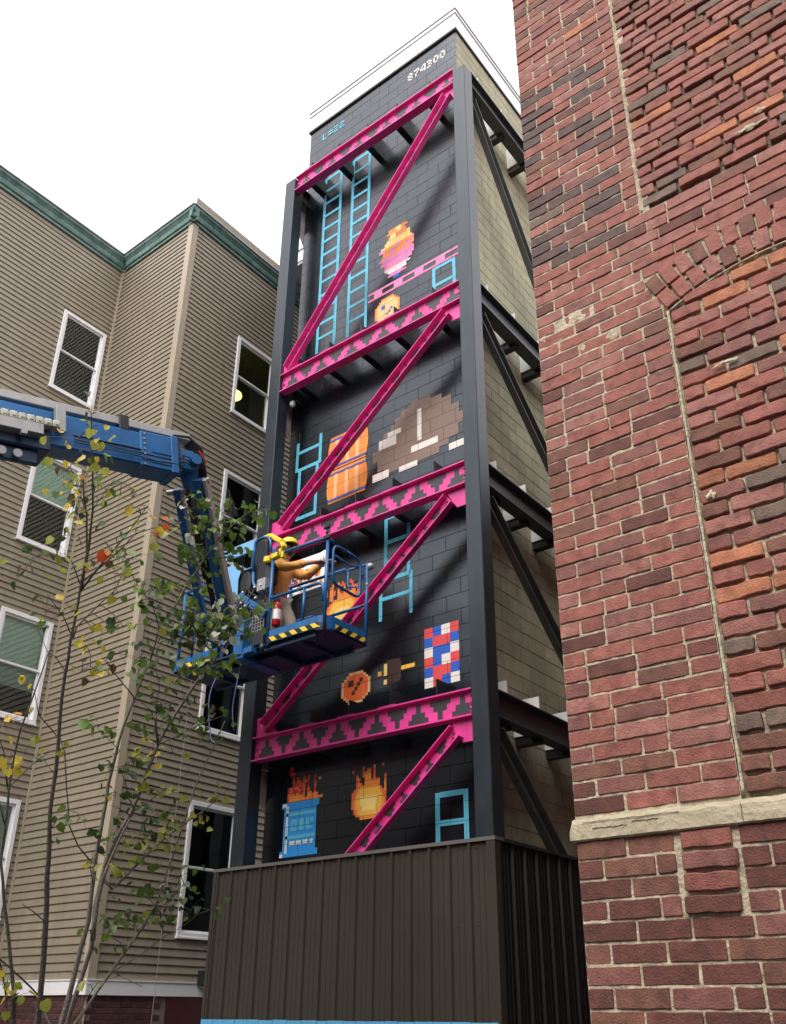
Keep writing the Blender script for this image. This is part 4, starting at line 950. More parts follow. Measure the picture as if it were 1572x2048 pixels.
LEAVES={'A':[([-5.039,2.824,5.468],[-5.054,2.843,5.486],1,'o'),([-5.013,2.87,5.448],[-5.047,2.881,5.457],2,'d'),([-5.095,2.878,5.387],[-5.099,2.935,5.357],2,'y'),([-5.04,2.926,5.378],[-5.099,2.935,5.357],2,'Y'),([-5.058,2.941,5.33],[-5.099,2.935,5.357],2,'y'),([-5.172,2.875,5.292],[-5.099,2.935,5.357],5,'yY'),([-5.207,2.925,5.22],[-5.149,2.988,5.261],3,'Y'),([-5.107,3.002,5.221],[-5.149,2.988,5.261],2,'y'),([-5.109,3.06,5.177],[-5.199,3.04,5.164],2,'g'),([-5.269,2.842,5.146],[-5.293,2.864,5.148],1,'Y'),([-5.227,2.93,5.131],[-5.296,2.928,5.115],2,'y'),([-5.329,2.891,5.065],[-5.296,2.928,5.115],3,'Yb'),([-5.246,3.021,5.11],[-5.293,3.046,5.078],6,'dy'),([-5.266,3.029,5.072],[-5.293,3.046,5.078],1,'o'),([-5.369,2.944,5.019],[-5.318,2.997,5.066],1,'y'),([-5.305,3.03,5.013],[-5.338,3.033,5.034],6,'gy'),([-5.387,3.02,4.976],[-5.358,3.069,5.002],3,'Yo'),([-5.272,3.111,4.978],[-5.285,3.135,4.992],4,'yd'),([-5.135,3.114,4.979],[-5.141,3.15,4.981],2,'Yb'),([-5.06,3.161,4.962],[-5.097,3.146,5.008],2,'y'),([-5.013,3.185,4.908],[-5.003,3.174,5.008],3,'y'),([-4.98,3.159,4.992],[-5.003,3.174,5.008],2,'g'),([-4.926,3.244,4.922],[-5.003,3.174,5.008],1,'b'),([-5.425,3.07,4.909],[-5.378,3.115,4.963],3,'Yb'),([-5.395,3.137,4.898],[-5.398,3.16,4.926],4,'yY'),([-5.437,3.017,4.655],[-5.512,3.077,4.53],8,'ydg'),([-5.453,3.039,4.598],[-5.512,3.077,4.53],4,'yd'),([-5.507,2.923,4.474],[-5.533,2.937,4.488],8,'gyd'),([-5.559,2.923,4.409],[-5.533,2.937,4.488],2,'bd'),([-4.953,3.304,4.833],[-4.965,3.349,4.812],1,'Y'),([-4.971,3.302,4.814],[-4.965,3.349,4.812],1,'b'),([-4.869,3.358,4.805],[-4.908,3.344,4.848],1,'o'),([-5.314,3.278,4.775],[-5.415,3.249,4.762],2,'db'),([-5.24,3.523,4.85],[-5.279,3.541,4.839],2,'Y'),([-5.159,3.614,4.856],[-5.187,3.614,4.89],1,'r'),([-5.117,3.635,4.902],[-5.139,3.651,4.916],8,'gy'),([-5.035,3.718,4.924],[-5.04,3.748,4.939],2,'ro'),([-5.26,3.345,4.635],[-5.298,3.37,4.615],1,'R'),([-5.289,3.303,4.668],[-5.298,3.37,4.615],2,'y'),([-5.193,3.331,4.686],[-5.224,3.367,4.657],3,'gd'),([-5.45,3.33,4.597],[-5.518,3.315,4.605],3,'oy'),([-5.264,3.411,4.443],[-5.254,3.453,4.456],8,'ydb'),([-5.293,3.452,4.408],[-5.32,3.476,4.404],3,'y'),([-5.328,3.489,4.337],[-5.352,3.487,4.379],1,'y'),([-5.687,3.168,4.17],[-5.635,3.226,4.208],6,'ydg'),([-5.645,3.342,4.242],[-5.661,3.39,4.212],3,'Y'),([-5.737,3.239,4.15],[-5.679,3.302,4.19],1,'y'),([-5.639,3.546,4.134],[-5.699,3.485,4.226],4,'yY'),([-5.587,3.586,4.134],[-5.699,3.485,4.226],2,'g'),([-5.491,3.618,4.132],[-5.613,3.485,4.266],4,'dg'),([-5.399,3.64,4.14],[-5.524,3.484,4.307],2,'y'),([-6.097,3.849,2.886],[-6.123,3.864,2.898],5,'g'),([-6.024,3.89,2.911],[-6.123,3.864,2.898],3,'gd'),([-6.038,3.717,3.296],[-6.109,3.698,3.306],4,'y'),([-5.914,3.203,3.725],[-5.92,3.234,3.735],2,'Y'),([-5.871,3.235,3.726],[-5.92,3.234,3.735],1,'Y')],'B':[([-5.658,3.736,4.823],[-5.703,3.742,4.826],6,'g'),([-5.641,3.796,4.804],[-5.704,3.807,4.775],2,'g'),([-5.664,3.905,4.684],[-5.713,3.903,4.693],3,'G'),([-5.623,4.008,4.646],[-5.715,3.993,4.622],6,'gd'),([-5.62,4.088,4.584],[-5.709,4.074,4.564],5,'dg'),([-5.745,3.988,4.556],[-5.712,4.033,4.593],2,'G'),([-5.837,4.345,4.871],[-5.81,4.434,4.826],5,'g'),([-5.873,4.334,4.822],[-5.856,4.43,4.756],3,'Y'),([-5.784,4.399,4.849],[-5.81,4.434,4.826],3,'g'),([-5.642,4.516,4.866],[-5.737,4.444,4.935],3,'G'),([-5.673,4.155,5.473],[-5.566,4.205,5.596],1,'w'),([-5.458,4.307,5.496],[-5.516,4.298,5.505],4,'g'),([-5.477,4.353,5.394],[-5.51,4.366,5.401],4,'g'),([-5.526,4.356,5.327],[-5.509,4.389,5.364],3,'g'),([-5.546,4.338,5.1],[-5.555,4.399,5.058],5,'gd'),([-5.606,4.484,4.996],[-5.658,4.458,5.043],3,'g'),([-5.579,4.299,5.122],[-5.555,4.399,5.058],3,'gw'),([-5.426,4.495,5.354],[-5.436,4.528,5.357],3,'g'),([-5.48,4.604,5.132],[-5.497,4.621,5.151],3,'g'),([-5.791,4.119,4.408],[-5.742,4.164,4.466],3,'g'),([-5.735,4.212,4.373],[-5.758,4.209,4.417],4,'yg'),([-5.813,4.465,4.662],[-5.902,4.425,4.685],5,'gd'),([-5.773,4.523,4.577],[-5.821,4.54,4.556],6,'gd'),([-5.668,4.596,4.548],[-5.743,4.651,4.432],5,'g'),([-5.621,4.708,4.628],[-5.5,4.836,4.64],5,'gy'),([-5.555,4.181,5.58],[-5.566,4.205,5.596],1,'w'),([-5.505,4.25,5.53],[-5.521,4.277,5.533],2,'g'),([-5.45,4.292,5.53],[-5.521,4.277,5.533],2,'w'),([-5.445,4.316,5.496],[-5.511,4.319,5.477],2,'g'),([-5.565,4.278,5.405],[-5.51,4.343,5.439],2,'g'),([-5.491,4.356,5.372],[-5.51,4.366,5.401],3,'g'),([-5.476,4.409,5.304],[-5.535,4.413,5.291],3,'G'),([-5.479,4.478,5.3],[-5.5,4.515,5.281],2,'g'),([-5.422,4.455,5.486],[-5.395,4.52,5.483],3,'g'),([-5.441,4.466,5.396],[-5.427,4.527,5.382],2,'gw'),([-5.355,4.486,5.565],[-5.375,4.503,5.58],2,'g'),([-5.31,4.535,5.513],[-5.383,4.516,5.522],2,'wg'),([-5.28,4.593,5.427],[-5.305,4.593,5.464],2,'G'),([-5.235,4.595,5.493],[-5.269,4.613,5.49],2,'g'),([-5.223,4.632,5.447],[-5.269,4.613,5.49],2,'g'),([-5.369,4.526,5.32],[-5.407,4.53,5.334],3,'g'),([-5.301,4.602,5.374],[-5.342,4.573,5.439],1,'g'),([-5.161,4.642,5.532],[-5.193,4.665,5.522],2,'g'),([-5.117,4.698,5.506],[-5.156,4.697,5.529],2,'gw'),([-5.616,4.324,5.264],[-5.535,4.413,5.291],2,'w'),([-5.576,4.396,5.197],[-5.561,4.437,5.22],3,'g'),([-5.584,4.302,5.111],[-5.555,4.399,5.058],3,'g'),([-5.537,4.352,5.089],[-5.555,4.399,5.058],3,'gd'),([-5.471,4.592,5.202],[-5.481,4.647,5.167],4,'dg'),([-5.454,4.622,5.174],[-5.481,4.647,5.167],4,'g'),([-5.377,4.714,5.159],[-5.465,4.673,5.184],4,'g'),([-5.787,4.486,4.682],[-5.856,4.43,4.756],3,'yg'),([-5.851,4.461,4.622],[-5.902,4.425,4.685],5,'g'),([-5.809,4.497,4.574],[-5.821,4.54,4.556],5,'g'),([-5.749,4.54,4.579],[-5.821,4.54,4.556],5,'gd'),([-5.667,4.572,4.631],[-5.821,4.54,4.556],3,'g'),([-5.643,4.675,4.653],[-5.5,4.836,4.64],5,'Gw'),([-5.583,4.728,4.644],[-5.5,4.836,4.64],4,'G'),([-5.518,4.746,4.695],[-5.5,4.836,4.64],5,'gw'),([-5.467,4.783,4.701],[-5.5,4.836,4.64],4,'gw'),([-5.411,4.823,4.706],[-5.5,4.836,4.64],4,'G'),([-5.423,4.857,4.634],[-5.5,4.836,4.64],3,'G'),([-5.651,4.604,4.558],[-5.743,4.651,4.432],4,'gY'),([-5.577,4.664,4.571],[-5.524,4.799,4.486],4,'gw'),([-5.63,4.651,4.507],[-5.743,4.651,4.432],4,'d'),([-5.573,4.704,4.51],[-5.524,4.799,4.486],5,'gd'),([-5.521,4.752,4.537],[-5.514,4.812,4.516],4,'gw'),([-5.488,4.805,4.614],[-5.498,4.837,4.619],3,'w'),([-5.762,4.576,4.503],[-5.821,4.54,4.556],4,'d'),([-5.71,4.626,4.445],[-5.743,4.651,4.432],4,'d'),([-5.645,4.671,4.456],[-5.743,4.651,4.432],4,'gd'),([-5.553,4.712,4.423],[-5.547,4.769,4.405],4,'wd'),([-5.505,4.762,4.451],[-5.536,4.784,4.445],4,'d'),([-5.468,4.837,4.503],[-5.504,4.825,4.546],3,'g'),([-5.85,4.533,4.462],[-5.821,4.54,4.556],4,'d'),([-5.874,4.499,4.487],[-5.821,4.54,4.556],4,'d'),([-5.565,4.68,4.35],[-5.578,4.726,4.326],3,'w'),([-5.784,4.593,4.404],[-5.743,4.651,4.432],3,'d'),([-5.599,4.632,4.207],[-5.632,4.649,4.206],4,'G'),([-5.64,4.783,4.236],[-5.664,4.763,4.307],4,'G'),([-5.777,4.459,4.143],[-5.783,4.524,4.098],3,'Yo'),([-5.693,4.521,4.148],[-5.716,4.539,4.158],5,'gw'),([-6.021,3.721,4.192],[-6.059,3.829,4.034],3,'Y'),([-5.892,3.932,4.141],[-6.002,3.915,4.098],5,'g'),([-5.93,4.171,4.19],[-5.89,4.255,4.173],4,'gd'),([-5.88,4.293,4.248],[-5.907,4.322,4.235],5,'gd'),([-5.979,3.919,4.078],[-6.005,3.937,4.084],1,'Y'),([-6.047,3.749,4.043],[-6.088,3.785,4.001],1,'b'),([-6.076,3.763,3.984],[-6.088,3.785,4.001],2,'Y'),([-6.02,3.841,3.994],[-6.059,3.829,4.034],3,'Yb'),([-5.966,4.221,4.051],[-5.97,4.262,4.047],3,'g'),([-5.928,4.313,4.117],[-5.924,4.361,4.113],3,'g'),([-5.833,4.419,4.046],[-5.926,4.384,4.055],3,'yg'),([-5.791,4.448,4.143],[-5.797,4.518,4.089],1,'o'),([-5.709,4.519,4.129],[-5.729,4.538,4.143],4,'g'),([-5.653,4.761,4.237],[-5.712,4.749,4.251],4,'g'),([-6.17,4.047,3.624],[-6.2,4.069,3.619],3,'G'),([-6.163,4.137,3.583],[-6.21,4.141,3.586],2,'g'),([-6.034,4.374,3.646],[-5.968,4.458,3.662],5,'g'),([-5.904,4.446,3.859],[-5.967,4.431,3.873],6,'gd'),([-5.929,4.669,3.954],[-5.924,4.693,3.991],5,'gd'),([-6.068,4.603,3.833],[-6.052,4.67,3.812],3,'g'),([-6.058,4.647,3.745],[-6.12,4.662,3.71],3,'g'),([-5.766,4.844,3.885],[-5.789,4.906,3.823],5,'g'),([-5.711,4.965,3.856],[-5.746,4.975,3.865],2,'g'),([-5.841,4.781,3.77],[-5.839,4.825,3.769],3,'g'),([-5.948,4.873,3.616],[-5.887,4.981,3.586],4,'g'),([-5.777,4.979,3.708],[-5.818,4.987,3.711],2,'g'),([-6.136,4.364,3.399],[-6.237,4.356,3.352],4,'d'),([-6.273,4.288,3.328],[-6.293,4.31,3.335],3,'d'),([-6.148,4.402,3.332],[-6.238,4.381,3.321],3,'d'),([-6.289,4.608,3.424],[-6.304,4.663,3.383],3,'y'),([-6.179,4.659,3.528],[-6.214,4.656,3.558],3,'Y'),([-6.298,4.56,3.526],[-6.239,4.657,3.51],3,'y'),([-5.954,4.635,3.504],[-5.979,4.597,3.604],3,'y'),([-6.229,4.595,3.57],[-6.214,4.656,3.558],2,'Y'),([-6.339,4.408,3.19],[-6.425,4.395,3.17],1,'r'),([-6.354,4.411,3.166],[-6.425,4.395,3.17],1,'Y'),([-6.28,4.441,3.147],[-6.258,4.479,3.18],3,'d'),([-6.36,4.658,3.209],[-6.381,4.671,3.23],3,'dg'),([-6.302,4.68,3.267],[-6.342,4.667,3.307],3,'y'),([-6.117,4.637,3.22],[-6.126,4.685,3.199],2,'y'),([-6.035,4.723,3.224],[-6.087,4.718,3.235],3,'y'),([-6.198,4.598,3.028],[-6.269,4.565,3.061],4,'d'),([-6.126,4.684,3.078],[-6.175,4.644,3.152],5,'dg'),([-6.215,4.868,3.103],[-6.119,4.987,3.098],5,'gy'),([-6.188,4.954,3.036],[-6.206,5.008,2.995],3,'Yg'),([-6.524,4.637,2.949],[-6.562,4.663,2.926],4,'yg'),([-6.253,4.862,2.953],[-6.286,4.918,2.889],3,'y'),([-6.217,4.601,2.868],[-6.33,4.537,2.899],5,'dg'),([-6.249,4.934,2.842],[-6.286,4.918,2.889],4,'y'),([-6.406,4.721,2.799],[-6.375,4.818,2.749],4,'y'),([-6.304,4.853,2.777],[-6.346,4.851,2.795],4,'yg'),([-6.446,4.67,2.62],[-6.467,4.715,2.588],3,'y'),([-6.5,4.497,2.809],[-6.57,4.476,2.822],5,'gd'),([-6.556,4.388,2.655],[-6.551,4.429,2.664],4,'Yy'),([-6.3,5.109,2.597],[-6.3,5.14,2.614],6,'g'),([-6.336,5.016,2.501],[-6.359,5.007,2.555],6,'gd'),([-6.425,4.936,2.485],[-6.397,5.012,2.465],5,'gd'),([-6.494,4.881,2.455],[-6.434,5.017,2.376],5,'g'),([-6.271,5.102,2.476],[-6.306,5.109,2.488],5,'gw'),([-6.297,5.045,2.342],[-6.367,5.023,2.358],6,'gd'),([-6.296,5.278,2.36],[-6.374,5.318,2.264],4,'gd'),([-6.172,5.374,2.361],[-6.374,5.318,2.264],3,'g'),([-6.533,4.717,2.286],[-6.56,4.737,2.289],5,'g'),([-6.442,4.796,2.273],[-6.509,4.804,2.244],4,'gd'),([-6.367,4.926,2.251],[-6.424,4.937,2.231],4,'gy'),([-6.571,4.641,2.269],[-6.653,4.608,2.288],3,'g'),([-6.862,4.726,2.16],[-6.881,4.758,2.153],3,'dG'),([-6.7,4.83,2.132],[-6.664,4.952,2.047],3,'g'),([-6.856,4.771,1.785],[-6.863,4.827,1.753],2,'y'),([-5.986,5.185,3.22],[-6.04,5.193,3.207],5,'y'),([-6.093,5.11,3.08],[-6.109,5.119,3.114],4,'y')],'C':[([-5.731,3.05,3.315],[-5.802,3.044,3.303],3,'yY'),([-5.672,3.109,3.351],[-5.664,3.151,3.36],2,'Yo'),([-5.656,3.159,3.301],[-5.704,3.159,3.309],2,'y'),([-5.786,3.173,3.145],[-5.804,3.196,3.153],3,'Y'),([-5.708,3.22,3.156],[-5.771,3.184,3.204],3,'yd'),([-5.866,3.168,3.067],[-5.869,3.189,3.098],1,'Y'),([-6.246,3.655,1.823],[-6.276,3.687,1.8],2,'Y'),([-6.286,3.693,1.754],[-6.305,3.727,1.744],3,'yY'),([-6.316,3.766,1.756],[-6.325,3.785,1.783],2,'Y'),([-6.341,3.814,1.663],[-6.354,3.832,1.687],5,'yY'),([-6.414,3.796,1.559],[-6.401,3.842,1.57],3,'Y'),([-6.312,3.858,1.64],[-6.373,3.86,1.628],3,'y')]}
def curve(pts, r=.08, n=5):
    """round the corners of a polyline"""
    P = [V(p) for p in pts]; o = [P[0]]
    for a, c_, e in zip(P[:-2], P[1:-1], P[2:]):
        u, w = (a-c_), (e-c_); q = min(r, u.length*.45, w.length*.45); s, t = c_+u.normalized()*q, c_+w.normalized()*q
        for i in range(n+1):
            f = i/n; o.append(s*(1-f)**2+c_*2*f*(1-f)+t*f**2)
    o.append(P[-1]); return o
# ------------------------------------------------------------------ boom lift
lift = thing('boom_lift', 'blue articulated boom lift reaching a work platform up to the mural', 'boom lift', (-7.9, -1.2, 0))
def part(name, m, f, smooth=False, parent=None):
    b = MB(); f(b); return b.obj(name, M_[m], parent or lift, smooth=smooth)
L_, R_ = V((-7.05, 2.80, 6.27)), V((-6.60, 4.74, 6.61)); D_ = (R_-L_).normalized()
S_ = D_.cross(V((0,0,1))).normalized(); U_ = S_.cross(D_)
Lf = L_-D_*3.2
ib = part('inner_boom', 'lift', lambda b: (b.beam(Lf, R_, .26, .36, bev=.02), b.beam(R_-D_*.42, R_-D_*.02, .285, .385, bev=.012), b.beam(R_-D_*.1, R_-D_*.02, .31, .42, bev=.01)))
part('hydraulic_tray', 'alu', lambda b: b.beam(Lf+U_*.265+S_*.05, R_+U_*.26+S_*.05+D_*.14, .12, .08, bev=.006))
part('tray_clamp', 'black', lambda b: b.beam(R_+U_*.25-D_*.62+S_*.05, R_+U_*.25-D_*.52+S_*.05, .15, .17, bev=.01))
part('cable_bracket', 'alu', lambda b: b.beam(L_+D_*.80+S_*.19+U_*.20, L_+D_*.80+S_*.19-U_*.06, .07, .09, up=D_, bev=.004))
OE = L_+D_*.72-U_*.19
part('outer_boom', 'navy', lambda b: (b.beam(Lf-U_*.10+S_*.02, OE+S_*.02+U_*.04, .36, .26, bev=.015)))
def holes(b):
    for k in range(3):
        c_ = L_+D_*(.16+.135*k)-U_*.36+S_*.19
        b.tube([c_, c_+S_*.012], .04, 12)
part('lower_web', 'navy', lambda b: b.beam(Lf-U_*.36+S_*.12, L_+D_*.62-U_*.34+S_*.12, .05, .13, bev=.01))
for k in range(3):
    c_ = L_+D_*(.16+.135*k)-U_*.36+S_*.19
    part('lightening_hole', 'alu', lambda b: b.tube([c_, c_+S_*.012], .04, 12))
part('cable_tray', 'alu', lambda b: (b.beam(Lf+S_*.24-U_*.13, L_+D_*.62+S_*.24-U_*.13, .12, .10, bev=.004), b.beam(L_+D_*.18+S_*.31-U_*.13, L_+D_*.20+S_*.31-U_*.13, .02, .13), b.beam(L_+D_*.42+S_*.3-U_*.2, L_+D_*.47+S_*.3-U_*.2, .05, .05)))
lk = MB(); lk.obox(V((0,0,0)), D_, S_, U_, (.033, .055, .036), 0, .008); lk.obox(S_*.058, D_, S_, U_, (.016, .006, .016), 0, .004)
lm = lk.mesh('chain_link', mat('cable_chain_zinc', (.52,.52,.43), .45, .2, 20, .2, 60, dirt=.5, dirtcol=(.16,.17,.12), dscale=14))
for k in range(40): link('chain_link', lm, lift, L_+D_*(.74-.075*k)+S_*.23-U_*.035)
def boomhose(b):
    rn = random.Random(3)
    for k in range(3):
        o = S_*(.136+.008*k)+U_*(-.02-.045*k); pts = [L_+D_*(.95+.16*i)+o+U_*(.012*rn.uniform(-1,1)) for i in range(8)]+[R_+S_*.17+U_*(-.03*k), R_+D_*.16+S_*.14-U_*.05*k]
        b.tube(curve(pts, .05, 3), .006, 6)
part('side_hose', 'black', boomhose, True)['kind'] = 'stuff'
for k in range(7): part('boom_bolt', 'alu', lambda b: b.tube([R_-D_*(.38-.0*k)+S_*.142+U_*(.16-.055*k), R_-D_*.38+S_*.152+U_*(.16-.055*k)], .010, 6))
part('wear_pad', 'black', lambda b: b.beam(R_-D_*.02, R_+D_*.01, .27, .34))
part('weld_rib', 'lift', lambda b: (b.beam(R_-D_*.30+S_*.145, R_-D_*.05+S_*.145, .012, .05), b.beam(R_-D_*.30+S_*.145-U_*.12, R_-D_*.05+S_*.145-U_*.12, .012, .03)))
# knuckle and jib
J1 = V((-6.55, 4.93, 6.55)); J2 = V((-7.12, 6.08, 5.42)); JD = (J2-J1).normalized(); JS = JD.cross(V((0,0,1))).normalized()
part('knuckle', 'lift', lambda b: (b.beam(R_, R_+D_*.20, .20, .24, bev=.02), b.beam(R_+D_*.12+V((0,0,.06)), J1+JD*.22, .15, .22, bev=.03), b.tube([R_+D_*.17-S_*.16, R_+D_*.17+S_*.16], .06, 14)))
def hoses(b):
    for k in range(6):
        o = S_*(.03*k-.04)
        b.tube([R_+o+U_*.24-D_*.05, R_+o+U_*.26+D_*.12, R_+D_*.27+o+U_*.16, J1+JD*.12+o*1.1+V((.07,0,.10)), J1+JD*.30+o*.8+V((.07,.02,.06)), J1+JD*.55+o*.5+V((.05,.02,.03))], .013, 6)
part('hose_bundle', 'black', hoses, True)['kind'] = 'stuff'
part('red_hose_sleeve', 'fred', lambda b: (b.tube([R_+U_*.27+S_*.06+D_*.02, R_+U_*.24+S_*.08+D_*.16], .014, 6), b.tube([R_+U_*.12+S_*.12+D_*.22, R_+U_*.0+S_*.12+D_*.3], .013, 6)))
PA, PB = V((-6.72, 4.915, 6.42)), V((-7.30, 5.95, 5.30)); QA, QB = V((-6.50, 4.985, 6.50)), V((-7.06, 6.06, 5.34))
part('jib_lower_arm', 'lift', lambda b: b.beam(PA, PB, .075, .10, bev=.006))
part('jib_upper_arm', 'lift', lambda b: b.beam(QA, QB, .105, .13, bev=.008))
CA, CB = V((-6.60, 4.97, 6.42)), V((-7.18, 6.02, 5.34))
part('jib_cylinder', 'black', lambda b: (b.tube([CA, CA.lerp(CB, .62)], .055, 12), b.tube([CA.lerp(CB, .62), CB], .03, 12)), True)
part('jib_hose_cover', 'alu', lambda b: b.beam(QA+V((.085,.03,-.02)), QA.lerp(QB, .92)+V((.085,.03,-.02)), .035, .12, bev=.004))
for p in (PA+JD*.03, QA+JD*.03, PB, QB): part('jib_pin', 'alu', lambda b: b.tube([p-JS*.12, p+JS*.12], .03, 10))
# platform
X0, X1, Y0, Y1, Z0 = -8.50, -6.06, 6.50, 7.20, 5.25
def toe(b):
    t = .006; zt = Z0+.165; r = .14
    def wallseg(pts):
        for a, e in zip(pts[:-1], pts[1:]):
            a, e = V(a), V(e); n = (e-a).normalized().cross(V((0,0,1)))*t
            for q in ([a, e, e+V((0,0,zt-Z0)), a+V((0,0,zt-Z0))], [a-n, e-n, e-n+V((0,0,zt-Z0)), a-n+V((0,0,zt-Z0))], [a+V((0,0,zt-Z0)), e+V((0,0,zt-Z0)), e-n+V((0,0,zt-Z0)), a-n+V((0,0,zt-Z0))]): b.face(q)
    cor = arc((X1-r, Y0+r, Z0), r, -math.pi/2, 0, 6, V((1,0,0)), V((0,1,0)))
    wallseg([V((-6.90, Y0, Z0))]+cor+[V((X1, Y1, Z0)), V((-6.9, Y1, Z0))])
    wallseg([V((-7.75, Y1, Z0)), V((X0, Y1, Z0)), V((X0, Y0, Z0)), V((-7.75, Y0, Z0))])
    wallseg([V((-7.75, Y1, Z0)), V((-6.9, Y1, Z0))])
part('toe_board', 'lift', toe)
def stripe(segs):
    b = MB(); o = .004; z0, z1 = Z0+.028, Z0+.085
    for a, e in segs:
        a, e = V(a), V(e); n = (e-a).normalized().cross(V((0,0,1)))*o
        b.face([a+n+V((0,0,z0)), e+n+V((0,0,z0)), e+n+V((0,0,z1)), a+n+V((0,0,z1))])
    b.obj('hazard_stripe', HAZ, lift)
c_ = arc((X1-.14, Y0+.14, 0), .144, -math.pi/2, -math.pi/5, 4, V((1,0,0)), V((0,1,0)))
stripe([((-6.92, Y0, 0), (-6.20, Y0, 0))]+list(zip(c_[:-1], c_[1:]))); stripe([((X1, Y0+.16, 0), (X1, Y1-.04, 0))]); stripe([((-8.34, Y0, 0), (-7.80, Y0, 0))])
def floor(b):
    r = .14; P = [V((X0, Y0, Z0)), *arc((X1-r, Y0+r, Z0), r, -math.pi/2, 0, 6, V((1,0,0)), V((0,1,0))), V((X1, Y1, Z0)), V((X0, Y1, Z0))]
    n = len(P); k = len(b.v); b.v += [tuple(p) for p in P]+[tuple(p+V((0,0,.02))) for p in P]
    b.f += [tuple(k+i for i in range(n))[::-1], tuple(k+n+i for i in range(n))]; b.m += [0, 0]
    for i in range(n): j = (i+1) % n; b.f.append((k+i, k+j, k+n+j, k+n+i)); b.m.append(0)
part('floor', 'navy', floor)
def under(b):
    for x in (-8.1, -7.7, -6.95, -6.5): b.box(x-.02, x+.02, Y0+.03, Y1-.03, Z0-.045, Z0-.002, bev=.004)
    for y in (Y0+.05, Y1-.05): b.box(X0+.04, X1-.16, y-.02, y+.02, Z0-.05, Z0-.003, bev=.004)
    b.box(-7.75, -6.9, Y0+.15, Y1-.15, Z0-.09, Z0-.052, bev=.01)
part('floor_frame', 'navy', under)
def specks(b):
    rn = random.Random(4)
    for k in range(34):
        x, y = rn.gauss(-6.62, .2), rn.gauss(6.80, .13)
        if not (X0+.1 < x < X1-.15 and Y0+.06 < y < Y1-.06): continue
        r = rn.uniform(.003, .010); b.tube([(x, y, Z0-.003), (x, y, Z0-.001)], r, 5)
part('paint_speck', 'liftL', specks)['kind'] = 'stuff'
T = .019
def rail(name, pts, r=T, m='lift'): return part(name, m, lambda b: b.tube(pts, r, 8), True)
zt, zm = 6.33, 5.82
rail('post', [(X1-.03, Y0+.02, Z0), (X1-.03, Y0+.02, zt-.02)]); rail('post', [(X1-.01, Y1-.02, Z0), (X1-.01, Y1-.02, zt-.06)])
rail('post', [(-6.93, Y0+.01, Z0-.02), (-6.93, Y0+.01, 6.45)]); rail('post', [(X0+.03, Y1-.02, Z0), (X0+.03, Y1-.02, zt)]); rail('post', [(X0+.03, Y0+.02, Z0), (X0+.03, Y0+.02, zt)])
rail('post', [(-6.40, Y0+.01, Z0+.16), (-6.40, Y0+.01, zm-.01)], .016); rail('post', [(-7.3, Y1-.01, Z0+.1), (-7.3, Y1-.01, zt)])
rail('top_rail', curve([(-6.80, Y0+.01, zt+.03), (X1-.03, Y0+.01, zt), (X1-.01, Y0+.10, zt-.03)]))
rail('middle_rail', curve([(-6.93, Y0+.01, zm), (X1-.05, Y0+.01, zm-.02), (X1-.05, Y0+.01, zm-.25)], .1))
rail('top_rail', [(X0+.03, Y1-.02, zt), (-6.4, Y1-.02, zt-.04)]); rail('middle_rail', [(X0+.03, Y1-.02, zm), (-6.9, Y1-.02, zm)])
rail('middle_rail', [(-6.68, Y1-.02, 6.285), (X1-.01, Y1-.02, 6.255)], .014); rail('middle_rail', [(-6.70, Y1-.02, 5.752), (X1-.01, Y1-.02, 5.748)], .017)
rail('back_loop', curve([(-6.36, Y1-.02, 6.27), (-6.36, Y1-.02, 6.05), (-6.16, Y1-.02, 6.0)], .05), .012)
rail('top_rail', [(X0+.03, Y0+.02, zt), (X0+.03, Y1-.02, zt)]); rail('middle_rail', [(X0+.03, Y0+.02, zm), (X0+.03, Y1-.02, zm)])
rail('end_gate', curve([(X1, 6.80, 6.27), (X1, 6.585, 6.27), (X1, 6.585, 5.80), (X1, 7.05, 5.775), (X1, 7.05, 6.25), (X1, 6.80, 6.27)], .1), .016)
rail('end_gate', curve([(X1+.0, 6.62, 6.14), (X1-.02, 6.9, 6.13), (X1-.02, 7.03, 6.17)], .05), .012)
rail('gate_loop', curve([(-7.22, Y0-.02, 6.20), (-7.225, Y0-.02, 6.655), (-6.97, Y0-.02, 6.62), (-6.945, Y0-.02, 6.40)], .14), .019)
rail('gate_loop', curve([(-7.215, Y0-.02, 6.22), (-7.20, Y0-.02, 6.03), (-6.95, Y0-.02, 5.95)], .14), .019)
rail('far_left_rail', [(-8.44, Y0+.0, 6.3), (-7.25, Y0+.0, 6.3)], .016)
part('gate_latch', 'alu', lambda b: (b.ball((X1+.02, Y1, 6.23), .045, nu=8, nv=6), b.ball((X1-.01, Y1-.02, 6.0), .025, nu=8, nv=6)), True)
part('latch_strap', 'steel2', lambda b: (b.beam((X1-.03, Y1-.06, 6.12), (X1-.06, Y1-.1, 5.98), .03, .02), b.ball((X1-.05, Y1-.09, 6.10), .025)))
part('header_panel', 'liftL', lambda b: b.box(-7.95, -7.225, Y0-.045, Y0-.02, 6.50, 6.655, bev=.006))
def sidep(b):
    P = [(-7.82,6.40),(-7.56,6.43),(-7.40,6.35),(-7.46,6.20),(-7.45,5.98),(-7.62,5.97),(-7.74,6.20)]
    n = len(P); k = len(b.v)
    for y in (Y0-.03, Y0-.02): b.v += [(x, y, z) for x, z in P]
    b.f += [tuple(k+i for i in range(n))[::-1], tuple(k+n+i for i in range(n))]; b.m += [0, 0]
    for i in range(n): j = (i+1) % n; b.f.append((k+i, k+j, k+n+j, k+n+i)); b.m.append(0)
part('side_panel', 'liftL', sidep)
